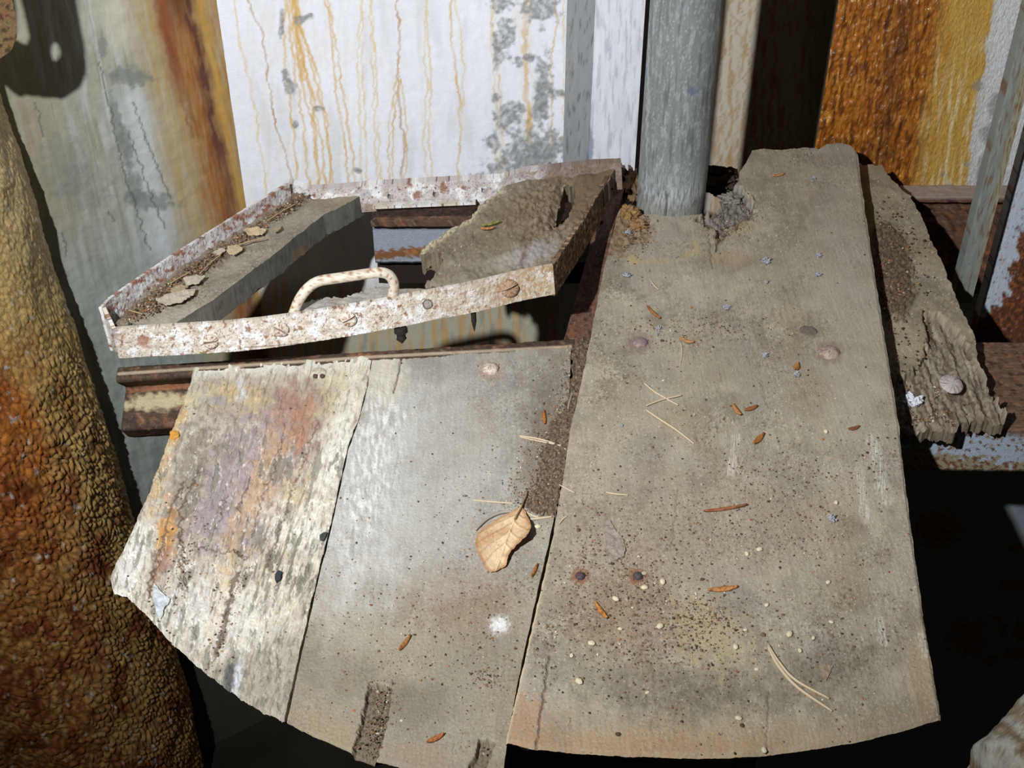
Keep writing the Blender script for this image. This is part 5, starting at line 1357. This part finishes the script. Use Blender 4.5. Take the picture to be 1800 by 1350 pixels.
flake([(562, 944), (570, 938), (577, 938), (572, 948), (564, 953)], lambda a, b: PZ(a, b, ZB+.002), .002, C(70, 72, 74), 'black pellet sitting on the seam of the peeling board', .002, 'rot', 'dark_pellet', 'pellet', 34)

def tuft(px, py, z, s, rgb, label, seed, name='lint_tuft', cat='lint'):
    rng = np.random.RandomState(seed); c0 = PZ(px, py, z+.001); Vs = []; Qs = []; off = 0
    for k in range(34):
        a = rng.rand()*6.28; r0 = rng.rand()*s*.5; p0 = c0+np.array([math.cos(a)*r0, math.sin(a)*r0, rng.rand()*s*.3])
        b = rng.rand()*6.28; d = np.array([math.cos(b), math.sin(b), rng.rand()*.7])*s*.42
        pts = smoothpath([p0, p0+d*.5+rng.randn(3)*s*.2, p0+d], 6); pts[:, 2] = np.maximum(pts[:, 2], z+.0004)
        T = np.gradient(pts, axis=0); T /= np.linalg.norm(T, axis=1)[:, None]+1e-9; N = np.cross(T, (0, 0, 1.0)); N /= np.linalg.norm(N, axis=1)[:, None]+1e-9; B = np.cross(T, N)
        rr = s*.11
        V = np.concatenate([pts+N*rr, pts+B*rr, pts-N*rr, pts-B*rr]); n = 6
        for j in range(4):
            for i in range(n-1): Qs.append([off+j*n+i, off+j*n+i+1, off+((j+1) % 4)*n+i+1, off+((j+1) % 4)*n+i])
        Vs.append(V); off += len(V)
    V = np.concatenate(Vs); c = np.tile(rgb, (len(V), 1))*(1+.2*fbm(V[:, 0]*900, V[:, 1]*900, 2, seed))[:, None]
    o = link(name, make_mesh(name, V, np.array(Qs), c, M['stone'])); recentre(o); return tag(o, label, cat)
LI = [(1347, 461, .0075, 'grey lint streak high in the middle of the widest plank'), (1347, 497, .004, 'blue grey lint speck below the grey lint streak'), (1438, 484, .0055, 'lint tuft at right, level with the blue grey speck'),
      (1439, 450, .005, 'lint tuft nearest the far right of the widest plank'), (1278, 541, .0055, 'pale lint lump left of the brown crumb patch'), (1344, 625, .0055, 'round grey lint ball between the two rivets'),
      (1400, 659, .005, 'white lint under the orange husk left of the right rivet'), (1101, 485, .0065, 'whitish lint at the left edge below the pipe'), (1189, 452, .003, 'tiny white lint cube below the pipe foot'),
      (1158, 578, .0045, 'grey lint curl under the bent husk'), (1154, 587, .003, 'white dot of lint above the left rivet'), (1092, 748, .003, 'small blue lint near the left rim, below the crossed needles'), (1461, 913, .006, 'loose grey lint in the crumbs right of the long husk'),
      (1430, 314, .004, 'whitish lint near the far end of the widest plank'), (1105, 410, .006, 'grey fibrous lump on the rotten corner below the pipe')]
for k, (a, b, s, lab) in enumerate(LI): tuft(a, b, 0, s, C(160, 162, 168), lab, 100+k)
tuft(1602, 709, ZR-.012, .016, C(206, 208, 214), 'white cottony tuft at the foot of the rotten right plank', 140, 'cotton_tuft', 'lint')

# pale grit grains large enough to single out
ICO_V = []
ph = (1+5**.5)/2
for a in (-1, 1):
    for b in (-ph, ph): ICO_V += [(0, a, b), (a, b, 0), (b, 0, a)]
ICO_V = np.array(ICO_V, float); ICO_V /= np.linalg.norm(ICO_V[0])
def hull_faces(V):
    F = []
    n = len(V)
    for i in range(n):
        for j in range(i+1, n):
            for k in range(j+1, n):
                nn = np.cross(V[j]-V[i], V[k]-V[i]); d = nn@V[i]
                s = V@nn-d
                if (s < 1e-6).all(): F.append((i, j, k))
                elif (s > -1e-6).all(): F.append((i, k, j))
    return np.array(F)
ICO_F = hull_faces(ICO_V)
rng = np.random.RandomState(5)
cream = [(1348, 1063), (1165, 1022), (1313, 973), (1335, 965), (1452, 758), (1470, 883), (1456, 1023), (1461, 1093), (1388, 1114), (1430, 1121), (1293, 1136), (1310, 1107), (1330, 1176), (1298, 1262), (1406, 1143), (1082, 1052), (1090, 1105), (1018, 1197), (1133, 1032), (1040, 1130), (1138, 1217), (1005, 1152), (1160, 1100), (945, 925), (1343, 1318)]
GL = ['cream grain right of the curled tan husk, the lower of two there', 'cream grain just right of the right small bolt', 'cream grain below the long thin husk, left one of a close pair', 'cream grain below the long thin husk, right one of a close pair',
      'cream grain highest on the right half of the widest plank', 'cream grain near the right rim, level with the long thin husk', 'cream grain far right of the curled tan husk', 'cream grain straight above the triangular flake',
      'cream grain above the upper tips of the thick needles', 'cream grain between the thick needles and the triangular flake', 'cream grain left of the tips of the thick needles', 'cream grain below the curled tan husk',
      'cream grain left of the middle of the thick needles', 'cream grain left of the lower ends of the thick needles, near the front', 'cream grain between the thick needle tips and the triangular flake, near the needles', 'cream grain just below and between the two small bolts',
      'cream grain right of the orange husk under the two small bolts', 'cream grain near the left rim, lowest on that side', 'cream grain right below the right small bolt, beside its brighter neighbour', 'cream grain below left of the orange husk under the bolts',
      'cream grain in the dark stain near the front of the widest plank', 'cream grain nearest the left rim of the widest plank', 'cream grain in the middle of the crumbs left of the yellowish patch', 'cream grain on the grey board right of the dry leaf', 'cream grain on the very front edge of the widest plank']
gm = None
for k, (a, b) in enumerate(cream):
    s = .0022 + .0016*rng.rand(); z = 0 if k != 23 else ZB
    if gm is None:
        V = ICO_V*(1+.35*(rng.rand(12)-.5))[:, None]
        gm = make_mesh('grit_grain', V, np.zeros((0, 4), int), np.tile(C(226, 216, 184), (12, 1)), M['stone'], tris=ICO_F)
    o = bpy.data.objects.new('grit_grain', gm); col.objects.link(o)
    p = PZ(a, b, z+s*.45); o.location = Vector([float(q) for q in p]); o.scale = (s*1.1, s*.8, s*.6); o.rotation_euler = (0, 0, rng.rand()*6)
    tag(o, GL[k], 'grit', 'cream grit grains on the planks')

# loose crumbs nobody could count
PAL = [C(120, 98, 76), C(92, 74, 60), C(146, 124, 100), C(176, 164, 140), C(134, 96, 70), C(74, 64, 56), C(176, 124, 84), C(120, 112, 104), C(214, 206, 184)]
PW = np.array([.24, .22, .16, .08, .09, .1, .03, .06, .02])
def crumbs(name, pts, sizes, label, seed=0, zoff=None, mat='soil'):
    rng = np.random.RandomState(seed); n = len(pts)
    base = ICO_V[None]*(1+.5*(rng.rand(n, 12)-.5))[..., None]*sizes[:, None, None]*np.array([1, 1, .7])*(1+.5*(rng.rand(n, 1, 3)-.5))
    V = (base+pts[:, None]).reshape(-1, 3); F = (ICO_F[None]+np.arange(n)[:, None, None]*12).reshape(-1, 3)
    ci = rng.choice(len(PAL), n, p=PW/PW.sum()); c = np.repeat(np.array(PAL)[ci], 12, 0)
    o = link(name, make_mesh(name, V, np.zeros((0, 4), int), c, M[mat], smooth=False, tris=F))
    return tag(o, label, 'debris', kind='stuff')
def scatter(n, fields, z, rng, region):
    """fields: (cx,cy,sx,sy,ang,weight) gaussian clusters in the frame, kept inside region"""
    w = np.array([f[5] for f in fields], float); w /= w.sum(); P_ = []
    while len(P_) < n:
        f = fields[rng.choice(len(fields), p=w)]; a = math.radians(f[4]); u, v_ = rng.randn(2)*(f[2], f[3])
        x = f[0]+u*math.cos(a)-v_*math.sin(a); y = f[1]+u*math.sin(a)+v_*math.cos(a)
        if inpoly(np.array([x]), np.array([y]), region)[0]: P_.append((x, y))
    P_ = np.array(P_); return P_
R_main = mp_top + mp_right[1:] + mp_bot[::-1][1:] + mp_left[::-1][1:-1]
rng = np.random.RandomState(11)
fm = [(1100, 1010, 60, 45, 20, 3), (1110, 1100, 80, 50, 20, 3), (1330, 870, 130, 35, -12, 3), (1380, 960, 90, 30, 0, 1.6), (1230, 790, 120, 120, 0, 1.5), (1200, 1150, 160, 70, 0, 3), (1400, 1120, 120, 80, 0, 1.2), (1300, 580, 80, 14, 0, 1), (1170, 590, 40, 20, 0, .7), (1290, 405, 26, 14, -30, 1), (1120, 410, 26, 24, 0, 1.2), (1300, 800, 260, 330, 0, 3), (1530, 790, 30, 30, 0, .5), (1235, 1090, 40, 30, 0, 1.4), (1010, 1000, 20, 120, 14, 1)]
S = scatter(5200, fm, 0, rng, R_main); sz = .0004+.0009*rng.rand(len(S))**3
sz[:90] *= 1.9
p3 = PZ(S[:, 0], S[:, 1], .0004); p3[:, 2] += sz*.3
crumbs('soil_crumbs', p3, sz, 'brown soil crumbs and grit scattered over the widest plank', 1)
R_g = g_top + g_right[1:] + g_bot[::-1][1:] + g_left[::-1][1:-1]
fg = [(955, 800, 22, 60, 12, 4), (940, 870, 26, 18, 0, 3), (990, 700, 8, 60, 6, 3), (830, 1080, 120, 60, 0, 2), (760, 1180, 130, 90, 0, 2), (840, 900, 60, 50, 0, .8), (665, 1270, 12, 40, 15, 1.6), (750, 900, 200, 260, 0, 1.4), (850, 1190, 16, 10, 0, .6), (540, 1080, 6, 110, 14, .8)]
S = scatter(2600, fg, 0, rng, R_g); sz = .0004+.0009*rng.rand(len(S))**3; p3 = PZ(S[:, 0], S[:, 1], ZB+.0004); p3[:, 2] += sz*.3
crumbs('soil_crumbs', p3, sz, 'fine soil crumbs scattered over the grey board around the leaf', 2)
R_p = p_top + p_right[1:] + p_bot[::-1][1:] + p_left[::-1][1:-1]
S = scatter(420, [(400, 1080, 12, 60, 14, 2), (320, 980, 16, 50, 8, 2), (420, 880, 120, 160, 0, 2), (285, 1060, 14, 20, 0, 1)], 0, rng, R_p); sz = .0005+.0009*rng.rand(len(S))**2; p3 = PZ(S[:, 0], S[:, 1], ZB+.0016)
crumbs('soil_crumbs', p3, sz, 'dark crumbs caught in the cracks of the peeling board', 3)
S = scatter(900, [(360, 455, 110, 9, -35, 3), (500, 365, 26, 7, -30, 1), (280, 530, 30, 12, -35, 1)], 0, rng, LSOIL); sz = .0006+.0013*rng.rand(len(S))**2
p3 = PL(S[:, 0], S[:, 1], .0042)
crumbs('soil_crumbs', p3, sz, 'crumbs and soil along the rail on the left lid board', 4)
S = scatter(900, [(1568, 480, 24, 60, 6, 3), (1630, 690, 40, 50, 20, 1.5), (1650, 745, 50, 14, 0, 2)], 0, rng, r_poly); sz = .0006+.0014*rng.rand(len(S))**2
p3 = PZ(S[:, 0], S[:, 1], ZR+.001); er = inpoly(S[:, 0], S[:, 1], r_erode); p3 = np.where(er[:, None], PZ(S[:, 0], S[:, 1], ZR-.010), p3); p3[~er, 2] += .003
crumbs('soil_crumbs', p3, sz, 'dark soil crumbs on the rotten right plank', 5)
# twigs and straws in the lid soil
for k, (pts, lab) in enumerate([([(352, 480), (370, 462), (388, 448)], 'thin straw rising along the soil on the left lid board'), ([(300, 498), (316, 488), (334, 478)], 'short straw behind the pale flakes on the left lid board'),
        ([(470, 388), (495, 372), (520, 358)], 'straw nearest the back of the left lid board'), ([(226, 545), (236, 548), (250, 552)], 'straw in the front corner of the left lid board'), ([(415, 432), (440, 424), (466, 418)], 'straw between the ochre and buff flakes')]):
    W = PL(np.array([p[0] for p in pts], float), np.array([p[1] for p in pts], float), .0068)
    o = link('straw', tube_mesh('straw', smoothpath(W, 14), .0008, M['leaf'], C(168, 146, 110), 6)); recentre(o); tag(o, lab, 'straw')

# soil packed in the seam left of the widest plank
s_poly = [(1008, 606), (1034, 588), (1034, 640), (1012, 720), (1000, 780), (990, 850), (975, 905), (940, 903), (915, 888), (938, 868), (952, 800), (968, 745), (990, 722), (1003, 690)]
G = bboxgrid(s_poly, lambda a, b: PZ(a, b, ZB+.0002), 1.4)
def col_soil(W, px, py):
    c = np.tile(C(108, 92, 76), (len(W), 1)); c = c*(1+.35*fbm(px/3, py/3, 4, 1))[:, None]
    c = mix(c, C(150, 132, 112), sm(fbm(px/3.5, py/4, 3, 2), .15, .4)*.8); return mix(c, C(60, 48, 42), sm(fbm(px/4, py/4, 3, 4), .15, .4)*.8)
o = sheet('packed_soil', G, M['soil'], col_soil, thick=.004, keep=polykeep(G, s_poly, 9, 9, 23), levels=1, smoothb=1,
          hfn=lambda W, px, py: .0006+.0028*np.clip(fbm(px/9, py/9, 5, 3)+.25, 0, 1))
tag(o, 'dark crumbly soil packed in the seam between grey board and widest plank', 'soil', kind='stuff')

# ================================================================ HANGING EYE PLATE, upper left (its shadow falls on the left wall)
# placed between lamp and wall; only its lowest rim is in view
e_out = [(-110, -90), (126, -90), (134, 0), (150, 90), (153, 128), (141, 155), (112, 174), (80, 172), (45, 168), (36, 172), (0, 142), (-110, 120)]
h1 = [(102+12*math.cos(a)+.35*18*math.sin(a)*.4, 94+19*math.sin(a)) for a in np.linspace(0, 6.28, 24)[:-1]]
h2 = [(26, -70), (41, -90), (44, 0), (60, 70), (56, 84), (46, 82), (20, 64), (29, 56), (28, 14)]
Wd = float(LN[0]*0)
wn = np.array([-ldir[1]*-1, ldir[0], 0]); wn = np.array([ldir[1], -ldir[0], 0]); wd_ = float(wn@np.array([xcorner, WA, 0]))
TS = .865
def PE(px, py): return LAMP + (onplane(px, py, wn, wd_)-LAMP)*TS
xs = np.arange(-114, 160, 2.2); ys = np.arange(-94, 182, 2.2); X, Y = np.meshgrid(xs, ys)
G = PE(X, Y); cx_, cy_ = (X[:-1, :-1]+X[1:, 1:])/2, (Y[:-1, :-1]+Y[1:, 1:])/2
kp = inpoly(cx_, cy_, e_out) & ~inpoly(cx_, cy_, h1) & ~inpoly(cx_, cy_, h2)
def col_eye(W, px, py):
    return rustcol(W, 91, base=C(120, 98, 66), s=90)
ep = sheet('eye_plate', G, M['rust'], col_eye, nrm=lnrm, thick=.006, keep=kp, levels=2, smoothb=3)
recentre(ep); tag(ep, 'rusty eye plate with holes hanging at the upper left border, casting the round shadow', 'eye plate')
